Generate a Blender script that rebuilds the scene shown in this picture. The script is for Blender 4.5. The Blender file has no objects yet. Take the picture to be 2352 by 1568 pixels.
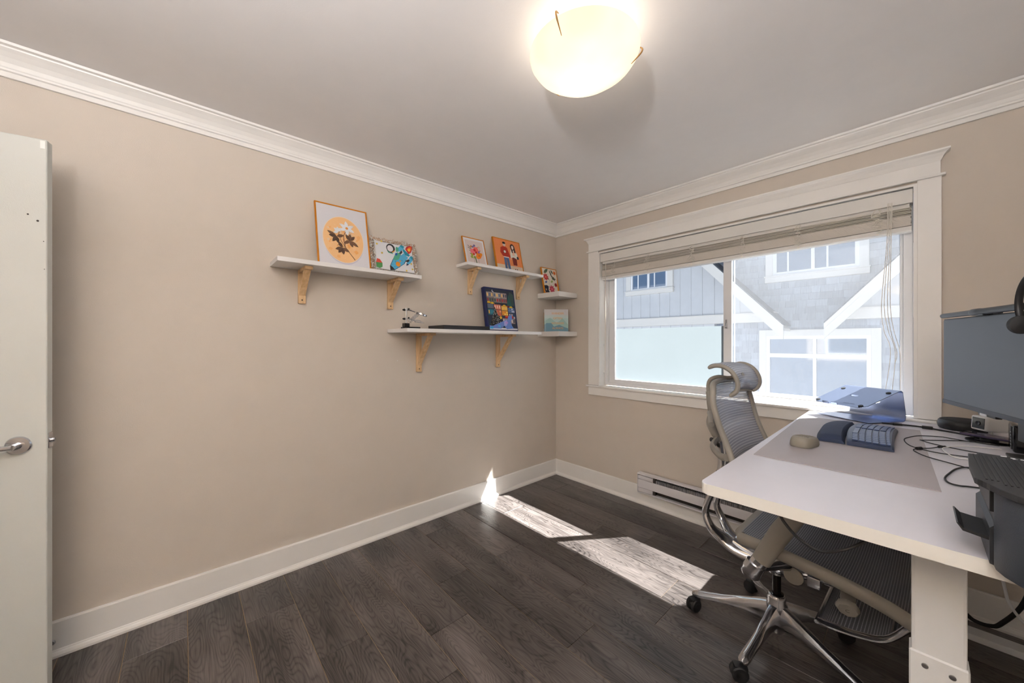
import bpy, bmesh, math, random
from mathutils import Vector, Matrix
random.seed(7)
SC = bpy.context.scene
COL = SC.collection
PI = math.pi

# ---------------------------------------------------------------- camera, world, sun, exposure
cam = bpy.data.cameras.new('camera'); cam.lens = 835.6*36/2352; cam.sensor_width = 36; cam.shift_y = 2/2352
cam.clip_start = .02
co = bpy.data.objects.new('camera', cam); COL.objects.link(co); SC.camera = co
co.location = (2.3868, -2.7433, 1.296); co.rotation_euler = (PI/2, 0, math.radians(47.916))

SC.view_settings.view_transform = 'Standard'; SC.view_settings.look = 'None'
SC.view_settings.gamma = 1; SC.view_settings.use_curve_mapping = False
SC.view_settings.exposure = 0.44
SKY_STRENGTH = 1.0; SUN_STRENGTH = 44.0
LAMP_POWER = 2.4; FILL_LAMP_POWER = 125

w = bpy.data.worlds.new('world'); SC.world = w; w.use_nodes = True
nt = w.node_tree; bg = nt.nodes['Background']
sky = nt.nodes.new('ShaderNodeTexSky'); sky.sky_type = 'HOSEK_WILKIE'
SUN_TO = Vector((.69, 1, 1.80)).normalized()
sky.sun_direction = SUN_TO; sky.turbidity = 3.0; sky.ground_albedo = .5
hs = nt.nodes.new('ShaderNodeHueSaturation'); hs.inputs['Saturation'].default_value = .75
nt.links.new(sky.outputs[0], hs.inputs['Color']); nt.links.new(hs.outputs[0], bg.inputs[0])
bg.inputs[1].default_value = SKY_STRENGTH

sd = bpy.data.lights.new('sun', 'SUN'); sd.energy = SUN_STRENGTH; sd.angle = math.radians(.55); sd.color = (1, .95, .9)
so = bpy.data.objects.new('sun', sd); COL.objects.link(so)
so.rotation_euler = SUN_TO.to_track_quat('Z', 'Y').to_euler(); so.location = (4, 6, 8)
for k, (lx, ly, pw) in enumerate(((1.563, -1.641, LAMP_POWER), (2.35, -3.30, FILL_LAMP_POWER))):  # second entry is the added fill lamp, unseen behind the camera
    ld = bpy.data.lights.new('ceiling_or_fill_bulb', 'POINT'); ld.energy = pw; ld.shadow_soft_size = .06
    ld.color = (1, .90, .78) if k == 0 else (.955, .97, 1)
    lo = bpy.data.objects.new('ceiling_or_fill_bulb', ld); COL.objects.link(lo); lo.location = (lx, ly, 2.352 if k == 0 else 1.905)

# ---------------------------------------------------------------- materials
def lin(c):
    if isinstance(c, str):
        c = [int(c[i:i+2], 16)/255 for i in (0, 2, 4)]
    return tuple(((x+.055)/1.055)**2.4 if x > .04045 else x/12.92 for x in c)
def srgb(r, g, b): return lin((r/255, g/255, b/255))
def mat(name, c, rough=.5, metal=0, bump=0, bscale=200, vary=0, vscale=8, spec=.5, coat=0, trans=0, emit=None):
    m = bpy.data.materials.new(name); m.use_nodes = True; n = m.node_tree.nodes; L = m.node_tree.links
    p = n['Principled BSDF']; p.inputs['Base Color'].default_value = (*c, 1); p.inputs['Roughness'].default_value = rough
    p.inputs['Metallic'].default_value = metal; p.inputs['Specular IOR Level'].default_value = spec
    p.inputs['Coat Weight'].default_value = coat
    if trans: p.inputs['Transmission Weight'].default_value = trans
    tc = n.new('ShaderNodeTexCoord')
    if vary:
        nz = n.new('ShaderNodeTexNoise'); nz.inputs['Scale'].default_value = vscale; nz.inputs['Detail'].default_value = 4
        L.new(tc.outputs['Object'], nz.inputs['Vector'])
        mr = n.new('ShaderNodeMapRange'); mr.inputs[1].default_value = .3; mr.inputs[2].default_value = .7
        mr.inputs[3].default_value = 1-vary; mr.inputs[4].default_value = 1+vary
        L.new(nz.outputs['Fac'], mr.inputs[0])
        mx = n.new('ShaderNodeVectorMath'); mx.operation = 'SCALE'; mx.inputs[0].default_value = c
        L.new(mr.outputs[0], mx.inputs['Scale']); L.new(mx.outputs[0], p.inputs['Base Color'])
    if bump:
        nz = n.new('ShaderNodeTexNoise'); nz.inputs['Scale'].default_value = bscale; nz.inputs['Detail'].default_value = 3
        L.new(tc.outputs['Object'], nz.inputs['Vector'])
        b = n.new('ShaderNodeBump'); b.inputs['Strength'].default_value = bump; b.inputs['Distance'].default_value = .002
        L.new(nz.outputs['Fac'], b.inputs['Height']); L.new(b.outputs[0], p.inputs['Normal'])
    if emit:
        p.inputs['Emission Color'].default_value = (*emit[0], 1); p.inputs['Emission Strength'].default_value = emit[1]
    return m

M = {}
M['wall'] = mat('wall_paint', srgb(211, 200, 188), .62, bump=.25, bscale=260, vary=.012)
M['ceiling'] = mat('ceiling_paint', srgb(240, 236, 234), .8, bump=.1, bscale=200, vary=.01)
M['trim'] = mat('white_trim_paint', srgb(245, 242, 238), .35, bump=.04, bscale=60, vary=.01)
M['vinyl'] = mat('white_vinyl', srgb(238, 238, 240), .4, vary=.008)
M['door'] = mat('door_paint', srgb(208, 209, 204), .45, bump=.15, bscale=300, vary=.01)
M['desk'] = mat('desk_white', srgb(210, 209, 218), .38, vary=.012, vscale=14, bump=.05, bscale=400)
M['desk_edge'] = mat('desk_edge_cream', srgb(232, 230, 224), .45, vary=.01)
M['leg'] = mat('powder_white', srgb(226, 227, 228), .45, bump=.06, bscale=600, vary=.01)
M['shelf'] = mat('shelf_white', srgb(238, 236, 235), .45, vary=.01)
M['corner_shelf'] = mat('corner_shelf_white', srgb(228, 224, 220), .4, vary=.01)
M['black'] = mat('black_plastic', srgb(28, 29, 32), .42, bump=.08, bscale=900, vary=.08)
M['black_gloss'] = mat('black_gloss', srgb(14, 14, 17), .12, vary=.05)
M['rubber'] = mat('black_rubber', srgb(24, 24, 26), .6, vary=.08)
M['slate'] = mat('printer_slate', srgb(50, 56, 66), .5, bump=.25, bscale=900, vary=.04)
M['slate_dark'] = mat('printer_lid', srgb(37, 39, 43), .5, bump=.2, bscale=900, vary=.05)
M['chrome'] = mat('polished_aluminium', srgb(205, 206, 210), .16, 1, vary=.06, vscale=20)
M['satin'] = mat('satin_steel', srgb(160, 160, 162), .3, 1, vary=.05)
M['beige'] = mat('warm_grey_plastic', srgb(147, 142, 134), .5, bump=.12, bscale=700, vary=.03)
M['gold'] = mat('gold_frame', srgb(214, 134, 20), .35, .25, vary=.08, vscale=30)
M['blind'] = mat('blind_cream', srgb(238, 230, 220), .5, vary=.02)
M['valance'] = mat('valance_white', srgb(232, 229, 224), .5, vary=.01)
M['cord'] = mat('cream_cord', srgb(240, 234, 224), .8, vary=.04)
M['steel_grey'] = mat('sky_tinted_aluminium', srgb(150, 163, 192), .28, .92, bump=.06, bscale=1500, vary=.02)  # blue of the reflected sky put into the grey metal's colour
M['mousegrey'] = mat('taupe_rubber', srgb(136, 131, 121), .6, bump=.1, bscale=800, vary=.03)
M['mat_leather'] = mat('taupe_desk_mat', srgb(166, 160, 163), .52, bump=.15, bscale=900, vary=.02)
M['mat_edge'] = mat('mat_edge', srgb(196, 186, 160), .7, vary=.05)
M['sky_tinted_plastic'] = mat('keyboard_plastic', srgb(50, 62, 90), .38, bump=.08, bscale=900, vary=.04)  # sky reflection tinted into the keyboard's dark plastic
M['keycap'] = mat('keycap', srgb(66, 82, 120), .32, vary=.05)  # keycaps made bluer to stand in for reflected sky
M['wrist'] = mat('wrist_rest_fabric', srgb(40, 52, 80), .75, bump=.2, bscale=1200, vary=.12, vscale=30)  # bluish sky sheen put into the fabric colour
M['screen'] = mat('monitor_screen', srgb(62, 68, 78), .42, bump=.1, bscale=1500, vary=.02, spec=.6)
M['white_plastic'] = mat('white_plastic', srgb(235, 233, 230), .35, vary=.01)
M['fabric_grey'] = mat('speaker_fabric', srgb(50, 52, 56), .85, bump=.5, bscale=1500, vary=.1)
M['phone'] = mat('violet_phone', srgb(84, 76, 104), .25, .3, vary=.05)
M['heater'] = mat('heater_enamel', srgb(226, 222, 224), .4, vary=.01)
M['heater_dark'] = mat('heater_fins', srgb(175, 173, 173), .5, .6, vary=.1, vscale=60)
M['dark_gap'] = mat('dark_gap', srgb(50, 44, 40), .8, vary=.05)
M['tan_bead'] = mat('tan_bead', srgb(196, 168, 146), .5, vary=.1)
M['gap'] = mat('seam_tan', srgb(150, 124, 92), .8, vary=.2, vscale=3)
M['blackbox'] = mat('black_card', srgb(40, 40, 44), .6, vary=.05)
M['navy'] = mat('navy_card', srgb(20, 32, 84), .5, vary=.06)
M['ext_trim'] = mat('exterior_white_trim', srgb(226, 222, 217), .7, bump=.15, bscale=60, vary=.015)
M['ext_panel'] = mat('exterior_light_panel', srgb(206, 207, 210), .7, vary=.02)
M['roof'] = mat('asphalt_roof', srgb(80, 84, 92), .9, bump=.5, bscale=80, vary=.1)
M['ground'] = mat('lane_asphalt', srgb(112, 112, 114), .9, bump=.3, bscale=40, vary=.06)
M['outside_wall'] = mat('outside_siding', srgb(118, 124, 134), .8, vary=.02)
M['film_brass'] = mat('lamp_clip_brass', srgb(190, 150, 100), .3, .8, vary=.05)

def nodes(name):
    m = bpy.data.materials.new(name); m.use_nodes = True; t = m.node_tree; t.nodes.clear()
    o = t.nodes.new('ShaderNodeOutputMaterial'); return m, t.nodes, t.links, o

# art print: flat colours stored per face
m, n, L, o = nodes('print_ink')
at = n.new('ShaderNodeVertexColor'); at.layer_name = 'Col'; p = n.new('ShaderNodeBsdfPrincipled'); p.inputs['Roughness'].default_value = .55
tc = n.new('ShaderNodeTexCoord'); nz = n.new('ShaderNodeTexNoise'); nz.inputs['Scale'].default_value = 400
L.new(tc.outputs['Object'], nz.inputs['Vector'])
mr = n.new('ShaderNodeMapRange'); mr.inputs[3].default_value = .93; mr.inputs[4].default_value = 1.05; L.new(nz.outputs['Fac'], mr.inputs[0])
vm = n.new('ShaderNodeVectorMath'); vm.operation = 'SCALE'; L.new(at.outputs[0], vm.inputs[0]); L.new(mr.outputs[0], vm.inputs['Scale'])
L.new(vm.outputs[0], p.inputs['Base Color']); L.new(p.outputs[0], o.inputs[0]); M['print'] = m

# glass
m, n, L, o = nodes('window_glass')
tr = n.new('ShaderNodeBsdfTransparent'); tr.inputs[0].default_value = (.95, .98, .99, 1); gl = n.new('ShaderNodeBsdfGlossy'); gl.inputs['Roughness'].default_value = .01
lw = n.new('ShaderNodeLayerWeight'); fp = n.new('ShaderNodeMath'); fp.operation = 'POWER'; fp.inputs[1].default_value = 5; L.new(lw.outputs['Facing'], fp.inputs[0])
fm = n.new('ShaderNodeMath'); fm.operation = 'MULTIPLY_ADD'; fm.inputs[1].default_value = .7; fm.inputs[2].default_value = .015; L.new(fp.outputs[0], fm.inputs[0]); mx = n.new('ShaderNodeMixShader')
L.new(fm.outputs[0], mx.inputs[0]); L.new(tr.outputs[0], mx.inputs[1]); L.new(gl.outputs[0], mx.inputs[2]); L.new(mx.outputs[0], o.inputs[0]); M['glass'] = m
# frosted film
m, n, L, o = nodes('frosted_film')
tl = n.new('ShaderNodeBsdfTranslucent'); tl.inputs[0].default_value = (.35, .375, .39, 1)
df = n.new('ShaderNodeBsdfDiffuse'); df.inputs[0].default_value = (.6, .68, .74, 1)
tc = n.new('ShaderNodeTexCoord'); nz = n.new('ShaderNodeTexNoise'); nz.inputs['Scale'].default_value = 5; L.new(tc.outputs['Object'], nz.inputs['Vector'])
mr = n.new('ShaderNodeMapRange'); mr.inputs[3].default_value = .12; mr.inputs[4].default_value = .2; L.new(nz.outputs['Fac'], mr.inputs[0])
mx = n.new('ShaderNodeMixShader'); L.new(mr.outputs[0], mx.inputs[0]); L.new(tl.outputs[0], mx.inputs[1]); L.new(df.outputs[0], mx.inputs[2])
L.new(mx.outputs[0], o.inputs[0]); M['film'] = m
# insect screen: fine woven mesh, mostly open
m, n, L, o = nodes('insect_screen')
tr = n.new('ShaderNodeBsdfTransparent'); tl = n.new('ShaderNodeBsdfTranslucent'); tl.inputs[0].default_value = (.20, .205, .22, 1)
tc = n.new('ShaderNodeTexCoord'); s = n.new('ShaderNodeSeparateXYZ'); L.new(tc.outputs['Object'], s.inputs[0])
def saw(src, freq, lo, hi):
    a = n.new('ShaderNodeMath'); a.operation = 'MULTIPLY'; a.inputs[1].default_value = freq; L.new(src, a.inputs[0])
    b = n.new('ShaderNodeMath'); b.operation = 'FRACT'; L.new(a.outputs[0], b.inputs[0])
    c = n.new('ShaderNodeMath'); c.operation = 'LESS_THAN'; c.inputs[1].default_value = hi; L.new(b.outputs[0], c.inputs[0]); return c.outputs[0]
gx = saw(s.outputs['X'], 560, 0, .13); gz = saw(s.outputs['Z'], 560, 0, .13)
mxx = n.new('ShaderNodeMath'); mxx.operation = 'MAXIMUM'; L.new(gx, mxx.inputs[0]); L.new(gz, mxx.inputs[1])
mx = n.new('ShaderNodeMixShader'); L.new(mxx.outputs[0], mx.inputs[0]); L.new(tr.outputs[0], mx.inputs[1]); L.new(tl.outputs[0], mx.inputs[2]); L.new(mx.outputs[0], o.inputs[0]); M['screen_mesh'] = m
# chair mesh: woven rows of light threads over dark, slightly see-through
def weave(name, base, thread, trans, fy=110, fz=75):
    m, n, L, o = nodes(name)
    p = n.new('ShaderNodeBsdfPrincipled'); p.inputs['Roughness'].default_value = .45
    uv = n.new('ShaderNodeUVMap'); s = n.new('ShaderNodeSeparateXYZ'); L.new(uv.outputs[0], s.inputs[0])
    def fr(src, f, th, off=None):
        a = n.new('ShaderNodeMath'); a.operation = 'MULTIPLY'; a.inputs[1].default_value = f; L.new(src, a.inputs[0])
        if off is not None:
            ad = n.new('ShaderNodeMath'); ad.operation = 'ADD'; L.new(a.outputs[0], ad.inputs[0]); L.new(off, ad.inputs[1]); a = ad
        b = n.new('ShaderNodeMath'); b.operation = 'FRACT'; L.new(a.outputs[0], b.inputs[0])
        c = n.new('ShaderNodeMath'); c.operation = 'LESS_THAN'; c.inputs[1].default_value = th; L.new(b.outputs[0], c.inputs[0]); return c.outputs[0], b.outputs[0]
    row, _ = fr(s.outputs['Y'], fz, .22); dot, _ = fr(s.outputs['X'], fy, .55)
    an = n.new('ShaderNodeMath'); an.operation = 'MULTIPLY'; L.new(row, an.inputs[0]); L.new(dot, an.inputs[1])
    mc = n.new('ShaderNodeMix'); mc.data_type = 'RGBA'; L.new(an.outputs[0], mc.inputs[0])
    mc.inputs[6].default_value = (*base, 1); mc.inputs[7].default_value = (*thread, 1); L.new(mc.outputs[2], p.inputs['Base Color'])
    tr = n.new('ShaderNodeBsdfTransparent'); hole, _ = fr(s.outputs['Y'], fz*2, .5); hole2, _ = fr(s.outputs['X'], fy*2, .5)
    h = n.new('ShaderNodeMath'); h.operation = 'MULTIPLY'; L.new(hole, h.inputs[0]); L.new(hole2, h.inputs[1])
    h2 = n.new('ShaderNodeMath'); h2.operation = 'MULTIPLY'; h2.inputs[1].default_value = trans*4; h2.use_clamp = True; L.new(h.outputs[0], h2.inputs[0])
    inv = n.new('ShaderNodeMath'); inv.operation = 'SUBTRACT'; inv.inputs[0].default_value = 1; L.new(an.outputs[0], inv.inputs[1])
    h3 = n.new('ShaderNodeMath'); h3.operation = 'MULTIPLY'; L.new(h2.outputs[0], h3.inputs[0]); L.new(inv.outputs[0], h3.inputs[1])
    mx = n.new('ShaderNodeMixShader'); L.new(h3.outputs[0], mx.inputs[0]); L.new(p.outputs[0], mx.inputs[1]); L.new(tr.outputs[0], mx.inputs[2]); L.new(mx.outputs[0], o.inputs[0])
    return m
M['mesh'] = weave('chair_back_mesh', srgb(140, 144, 160), srgb(232, 233, 238), .12, 190, 88)
M['mesh_seat'] = weave('chair_seat_mesh', srgb(92, 94, 104), srgb(205, 208, 216), .06, 150, 150)
# pine
def wood(name, c1, c2, axis='Z'):
    m, n, L, o = nodes(name); p = n.new('ShaderNodeBsdfPrincipled'); p.inputs['Roughness'].default_value = .55
    tc = n.new('ShaderNodeTexCoord'); mp = n.new('ShaderNodeMapping')
    mp.inputs['Scale'].default_value = (60, 60, 6) if axis == 'Z' else (6, 60, 60)
    L.new(tc.outputs['Object'], mp.inputs[0]); nz = n.new('ShaderNodeTexNoise'); nz.inputs['Scale'].default_value = 1; nz.inputs['Detail'].default_value = 5
    L.new(mp.outputs[0], nz.inputs['Vector']); cr = n.new('ShaderNodeValToRGB'); cr.color_ramp.elements[0].color = (*c1, 1); cr.color_ramp.elements[1].color = (*c2, 1)
    cr.color_ramp.elements[0].position = .3; cr.color_ramp.elements[1].position = .7
    L.new(nz.outputs['Fac'], cr.inputs[0]); L.new(cr.outputs[0], p.inputs['Base Color']); L.new(p.outputs[0], o.inputs[0]); return m
M['pine'] = wood('birch_bracket', srgb(205, 165, 118), srgb(232, 198, 154))
# dark plank floor
m, n, L, o = nodes('dark_oak_plank')
p = n.new('ShaderNodeBsdfPrincipled'); tc = n.new('ShaderNodeTexCoord'); oi = n.new('ShaderNodeObjectInfo')
ro = n.new('ShaderNodeMath'); ro.operation = 'MULTIPLY'; ro.inputs[1].default_value = 37; L.new(oi.outputs['Random'], ro.inputs[0])
cb = n.new('ShaderNodeCombineXYZ'); L.new(ro.outputs[0], cb.inputs[0]); L.new(ro.outputs[0], cb.inputs[1]); L.new(ro.outputs[0], cb.inputs[2])
ad = n.new('ShaderNodeVectorMath'); L.new(tc.outputs['Object'], ad.inputs[0]); L.new(cb.outputs[0], ad.inputs[1])
mp = n.new('ShaderNodeMapping'); mp.inputs['Scale'].default_value = (2.2, 9, 1); L.new(ad.outputs[0], mp.inputs[0])
big = n.new('ShaderNodeTexNoise'); big.inputs['Scale'].default_value = 1.1; big.inputs['Detail'].default_value = 1; L.new(mp.outputs[0], big.inputs['Vector'])
rg = n.new('ShaderNodeMath'); rg.operation = 'MULTIPLY'; rg.inputs[1].default_value = 26; L.new(big.outputs['Fac'], rg.inputs[0])
fr = n.new('ShaderNodeMath'); fr.operation = 'PINGPONG'; fr.inputs[1].default_value = .5; L.new(rg.outputs[0], fr.inputs[0])
pw = n.new('ShaderNodeMath'); pw.operation = 'POWER'; pw.inputs[1].default_value = 2.6; ml = n.new('ShaderNodeMath'); ml.operation = 'MULTIPLY'; ml.inputs[1].default_value = 2; L.new(fr.outputs[0], ml.inputs[0]); L.new(ml.outputs[0], pw.inputs[0])
mp2 = n.new('ShaderNodeMapping'); mp2.inputs['Scale'].default_value = (7, 170, 1); L.new(ad.outputs[0], mp2.inputs[0])
fine = n.new('ShaderNodeTexNoise'); fine.inputs['Scale'].default_value = 1; fine.inputs['Detail'].default_value = 4; L.new(mp2.outputs[0], fine.inputs['Vector'])
mp3 = n.new('ShaderNodeMapping'); mp3.inputs['Scale'].default_value = (1.1, 4, 1); L.new(ad.outputs[0], mp3.inputs[0])
blot = n.new('ShaderNodeTexNoise'); blot.inputs['Scale'].default_value = 1.5; blot.inputs['Detail'].default_value = 3; L.new(mp3.outputs[0], blot.inputs['Vector'])
cr = n.new('ShaderNodeValToRGB'); e = cr.color_ramp.elements; e[0].color = (*srgb(34, 30, 29), 1); e[1].color = (*srgb(110, 102, 99), 1); e[0].position = .22; e[1].position = .78
a1 = n.new('ShaderNodeMath'); a1.operation = 'MULTIPLY_ADD'; a1.inputs[1].default_value = -.20; L.new(pw.outputs[0], a1.inputs[0]); L.new(blot.outputs['Fac'], a1.inputs[2])
a2 = n.new('ShaderNodeMath'); a2.operation = 'MULTIPLY_ADD'; a2.inputs[1].default_value = .62; L.new(fine.outputs['Fac'], a2.inputs[0])
a3 = n.new('ShaderNodeMath'); a3.operation = 'ADD'; a3.inputs[1].default_value = -.27; L.new(a1.outputs[0], a3.inputs[0]); L.new(a3.outputs[0], a2.inputs[2])
L.new(a2.outputs[0], cr.inputs[0])
hv = n.new('ShaderNodeMapRange'); hv.inputs[3].default_value = .85; hv.inputs[4].default_value = 1.15; L.new(oi.outputs['Random'], hv.inputs[0])
vs = n.new('ShaderNodeVectorMath'); vs.operation = 'SCALE'; L.new(cr.outputs[0], vs.inputs[0]); L.new(hv.outputs[0], vs.inputs['Scale']); L.new(vs.outputs[0], p.inputs['Base Color'])
p.inputs['Roughness'].default_value = .30; p.inputs['Specular IOR Level'].default_value = .5
bh = n.new('ShaderNodeMath'); bh.operation = 'MULTIPLY_ADD'; bh.inputs[1].default_value = -.5; L.new(pw.outputs[0], bh.inputs[0]); L.new(fine.outputs['Fac'], bh.inputs[2])
bp = n.new('ShaderNodeBump'); bp.inputs['Strength'].default_value = .35; bp.inputs['Distance'].default_value = .0015; L.new(bh.outputs[0], bp.inputs['Height']); L.new(bp.outputs[0], p.inputs['Normal'])
L.new(p.outputs[0], o.inputs[0]); M['plank'] = m
# shingle with per-face tone
m, n, L, o = nodes('grey_shingle')
p = n.new('ShaderNodeBsdfPrincipled'); p.inputs['Roughness'].default_value = .85
at = n.new('ShaderNodeVertexColor'); at.layer_name = 'Col'; tc = n.new('ShaderNodeTexCoord'); mp = n.new('ShaderNodeMapping'); mp.inputs['Scale'].default_value = (60, 1, 5)
L.new(tc.outputs['Object'], mp.inputs[0]); nz = n.new('ShaderNodeTexNoise'); nz.inputs['Scale'].default_value = 1; nz.inputs['Detail'].default_value = 4; L.new(mp.outputs[0], nz.inputs['Vector'])
mr = n.new('ShaderNodeMapRange'); mr.inputs[3].default_value = .75; mr.inputs[4].default_value = 1.2; L.new(nz.outputs['Fac'], mr.inputs[0])
vm = n.new('ShaderNodeVectorMath'); vm.operation = 'SCALE'; L.new(at.outputs[0], vm.inputs[0]); L.new(mr.outputs[0], vm.inputs['Scale']); L.new(vm.outputs[0], p.inputs['Base Color']); L.new(p.outputs[0], o.inputs[0]); M['shingle'] = m
# neighbour's glass: reflective over a dim room
M['ext_glass'] = mat('neighbour_glass', srgb(96, 118, 146), .06, 0, vary=.1, vscale=2, spec=1.0, coat=.6)
# lamp glass: lit alabaster
m, n, L, o = nodes('lit_alabaster_glass')
em = n.new('ShaderNodeEmission'); em.inputs[0].default_value = (1, .88, .70, 1); em.inputs[1].default_value = .92
tl = n.new('ShaderNodeBsdfTranslucent'); tl.inputs[0].default_value = (.34, .27, .18, 1)
tc = n.new('ShaderNodeTexCoord'); nz = n.new('ShaderNodeTexNoise'); nz.inputs['Scale'].default_value = 5; L.new(tc.outputs['Object'], nz.inputs['Vector'])
mr = n.new('ShaderNodeMapRange'); mr.inputs[1].default_value = .35; mr.inputs[2].default_value = .7; mr.inputs[3].default_value = .52; mr.inputs[4].default_value = .70; L.new(nz.outputs['Fac'], mr.inputs[0]); L.new(mr.outputs[0], em.inputs[1])
trn = n.new('ShaderNodeBsdfTransparent'); trn.inputs[0].default_value = (1, .93, .8, 1)
mx0 = n.new('ShaderNodeMixShader'); mx0.inputs[0].default_value = .12; L.new(tl.outputs[0], mx0.inputs[1]); L.new(trn.outputs[0], mx0.inputs[2])
mx = n.new('ShaderNodeAddShader'); L.new(em.outputs[0], mx.inputs[0]); L.new(mx0.outputs[0], mx.inputs[1]); L.new(mx.outputs[0], o.inputs[0]); M['lamp'] = m

# ---------------------------------------------------------------- object helpers
ORG = {}
def tag(o, label=None, cat=None, group=None, kind=None):
    if label: o['label'] = label
    if cat: o['category'] = cat
    if group: o['group'] = group
    if kind: o['kind'] = kind
    return o
def thing(name, loc, label=None, cat=None, group=None, kind=None):
    o = bpy.data.objects.new(name, None); o.empty_display_size = .05; COL.objects.link(o); o.location = loc; ORG[o.name] = Vector(loc)
    return tag(o, label, cat, group, kind)
def finish(name, bm, m, parent=None, smooth=False, at=None):
    """link bm (world coordinates) as one mesh object, origin moved to at / to the parent's origin"""
    org = Vector(at) if at is not None else (ORG[parent.name] if parent is not None else Vector((0, 0, 0)))
    bmesh.ops.recalc_face_normals(bm, faces=bm.faces)
    me = bpy.data.meshes.new(name)
    for v in bm.verts: v.co -= org
    bm.to_mesh(me); bm.free()
    if smooth:
        for f in me.polygons: f.use_smooth = True
        try: me.set_sharp_from_angle(angle=math.radians(40))
        except Exception: pass
    ms = m if isinstance(m, (list, tuple)) else [m]
    for x in ms: me.materials.append(M[x])
    o = bpy.data.objects.new(name, me); COL.objects.link(o); ORG[o.name] = org.copy()
    if parent is not None:
        o.parent = parent; o.location = org-ORG[parent.name]
    else: o.location = org
    return o
def copy_tree(o, parent=None, delta=None):
    c = o.copy(); COL.objects.link(c); c.parent = parent
    ORG[c.name] = ORG[o.name].copy()
    for ch in list(o.children): copy_tree(ch, c)
    return c
def box(bm, a, b, bev=0, seg=2, mi=0):
    x0, y0, z0 = a; x1, y1, z1 = b
    vs = [bm.verts.new((x, y, z)) for x in (x0, x1) for y in (y0, y1) for z in (z0, z1)]
    fs = [bm.faces.new([vs[i] for i in q]) for q in ((0, 1, 3, 2), (4, 6, 7, 5), (0, 4, 5, 1), (2, 3, 7, 6), (0, 2, 6, 4), (1, 5, 7, 3))]
    for f in fs: f.material_index = mi
    if bev:
        es = list({e for f in fs for e in f.edges})
        bmesh.ops.bevel(bm, geom=es, offset=bev, segments=seg, profile=.6, affect='EDGES')
    return vs
def obox(bm, c, u, v, n, su, sv, sn, bev=0, mi=0, seg=2):
    """oriented box centred at c with half sizes"""
    c = Vector(c); u = Vector(u).normalized(); v = Vector(v).normalized(); n = Vector(n).normalized()
    vs = [bm.verts.new(c+u*su*i+v*sv*j+n*sn*k) for i in (-1, 1) for j in (-1, 1) for k in (-1, 1)]
    fs = [bm.faces.new([vs[i] for i in q]) for q in ((0, 1, 3, 2), (4, 6, 7, 5), (0, 4, 5, 1), (2, 3, 7, 6), (0, 2, 6, 4), (1, 5, 7, 3))]
    for f in fs: f.material_index = mi
    if bev:
        bmesh.ops.bevel(bm, geom=list({e for f in fs for e in f.edges}), offset=bev, segments=seg, profile=.6, affect='EDGES')
def prism(bm, pts, d, mi=0):
    """extrude closed polygon pts (3D) by vector d"""
    d = Vector(d); a = [bm.verts.new(Vector(p)) for p in pts]; b = [bm.verts.new(Vector(p)+d) for p in pts]
    fs = [bm.faces.new(a), bm.faces.new(b[::-1])]; k = len(pts)
    for i in range(k): fs.append(bm.faces.new([a[i], b[i], b[(i+1) % k], a[(i+1) % k]]))
    for f in fs: f.material_index = mi
    return fs
def spline(pts, sub=6, closed=False):
    P = [Vector(p) for p in pts]; n = len(P); out = []
    rng = range(n) if closed else range(n-1)
    for i in rng:
        p0 = P[(i-1) % n] if closed or i > 0 else P[0]*2-P[1]; p1 = P[i]; p2 = P[(i+1) % n]
        p3 = P[(i+2) % n] if closed or i+2 < n else P[n-1]*2-P[n-2]
        for k in range(sub):
            t = k/sub
            out.append(.5*((2*p1)+(-p0+p2)*t+(2*p0-5*p1+4*p2-p3)*t*t+(-p0+3*p1-3*p2+p3)*t**3))
    if not closed: out.append(P[-1])
    return out
def interp(vals, n):
    k = len(vals)-1; out = []
    for i in range(n):
        t = i/(n-1)*k; j = min(int(t), k-1); f = t-j; out.append(vals[j]*(1-f)+vals[j+1]*f)
    return out
def tube(bm, pts, r, seg=8, sub=6, closed=False, flat=1.0, up=(0, 0, 1), smooth=True, caps=True, mi=0):
    """tapered tube; r number or list; flat scales the cross-section along the side direction"""
    P = spline(pts, sub, closed) if smooth else [Vector(p) for p in pts]; n = len(P)
    R = interp(r, n) if isinstance(r, (list, tuple)) else [r]*n
    FL = interp(flat, n) if isinstance(flat, (list, tuple)) else [flat]*n
    rings = []; upv = Vector(up); prev = None
    for i in range(n):
        a = P[(i-1) % n] if closed or i > 0 else P[0]; b = P[(i+1) % n] if closed or i < n-1 else P[-1]
        t = (b-a).normalized()
        if prev is None:
            s = t.cross(upv)
            if s.length < 1e-3: s = t.cross(Vector((1, 0, 0)))
            s.normalize()
        else:
            s = prev-t*prev.dot(t)
            s = s.normalized() if s.length > 1e-5 else prev
        prev = s; q = s.cross(t).normalized()
        rings.append([bm.verts.new(P[i]+s*math.cos(2*PI*k/seg)*R[i]*FL[i]+q*math.sin(2*PI*k/seg)*R[i]) for k in range(seg)])
    m_ = n if closed else n-1; fs = []
    for i in range(m_):
        A = rings[i]; B = rings[(i+1) % n]
        for k in range(seg): fs.append(bm.faces.new([A[k], A[(k+1) % seg], B[(k+1) % seg], B[k]]))
    if caps and not closed: fs.append(bm.faces.new(rings[0][::-1])); fs.append(bm.faces.new(rings[-1]))
    for f in fs: f.material_index = mi
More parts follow.
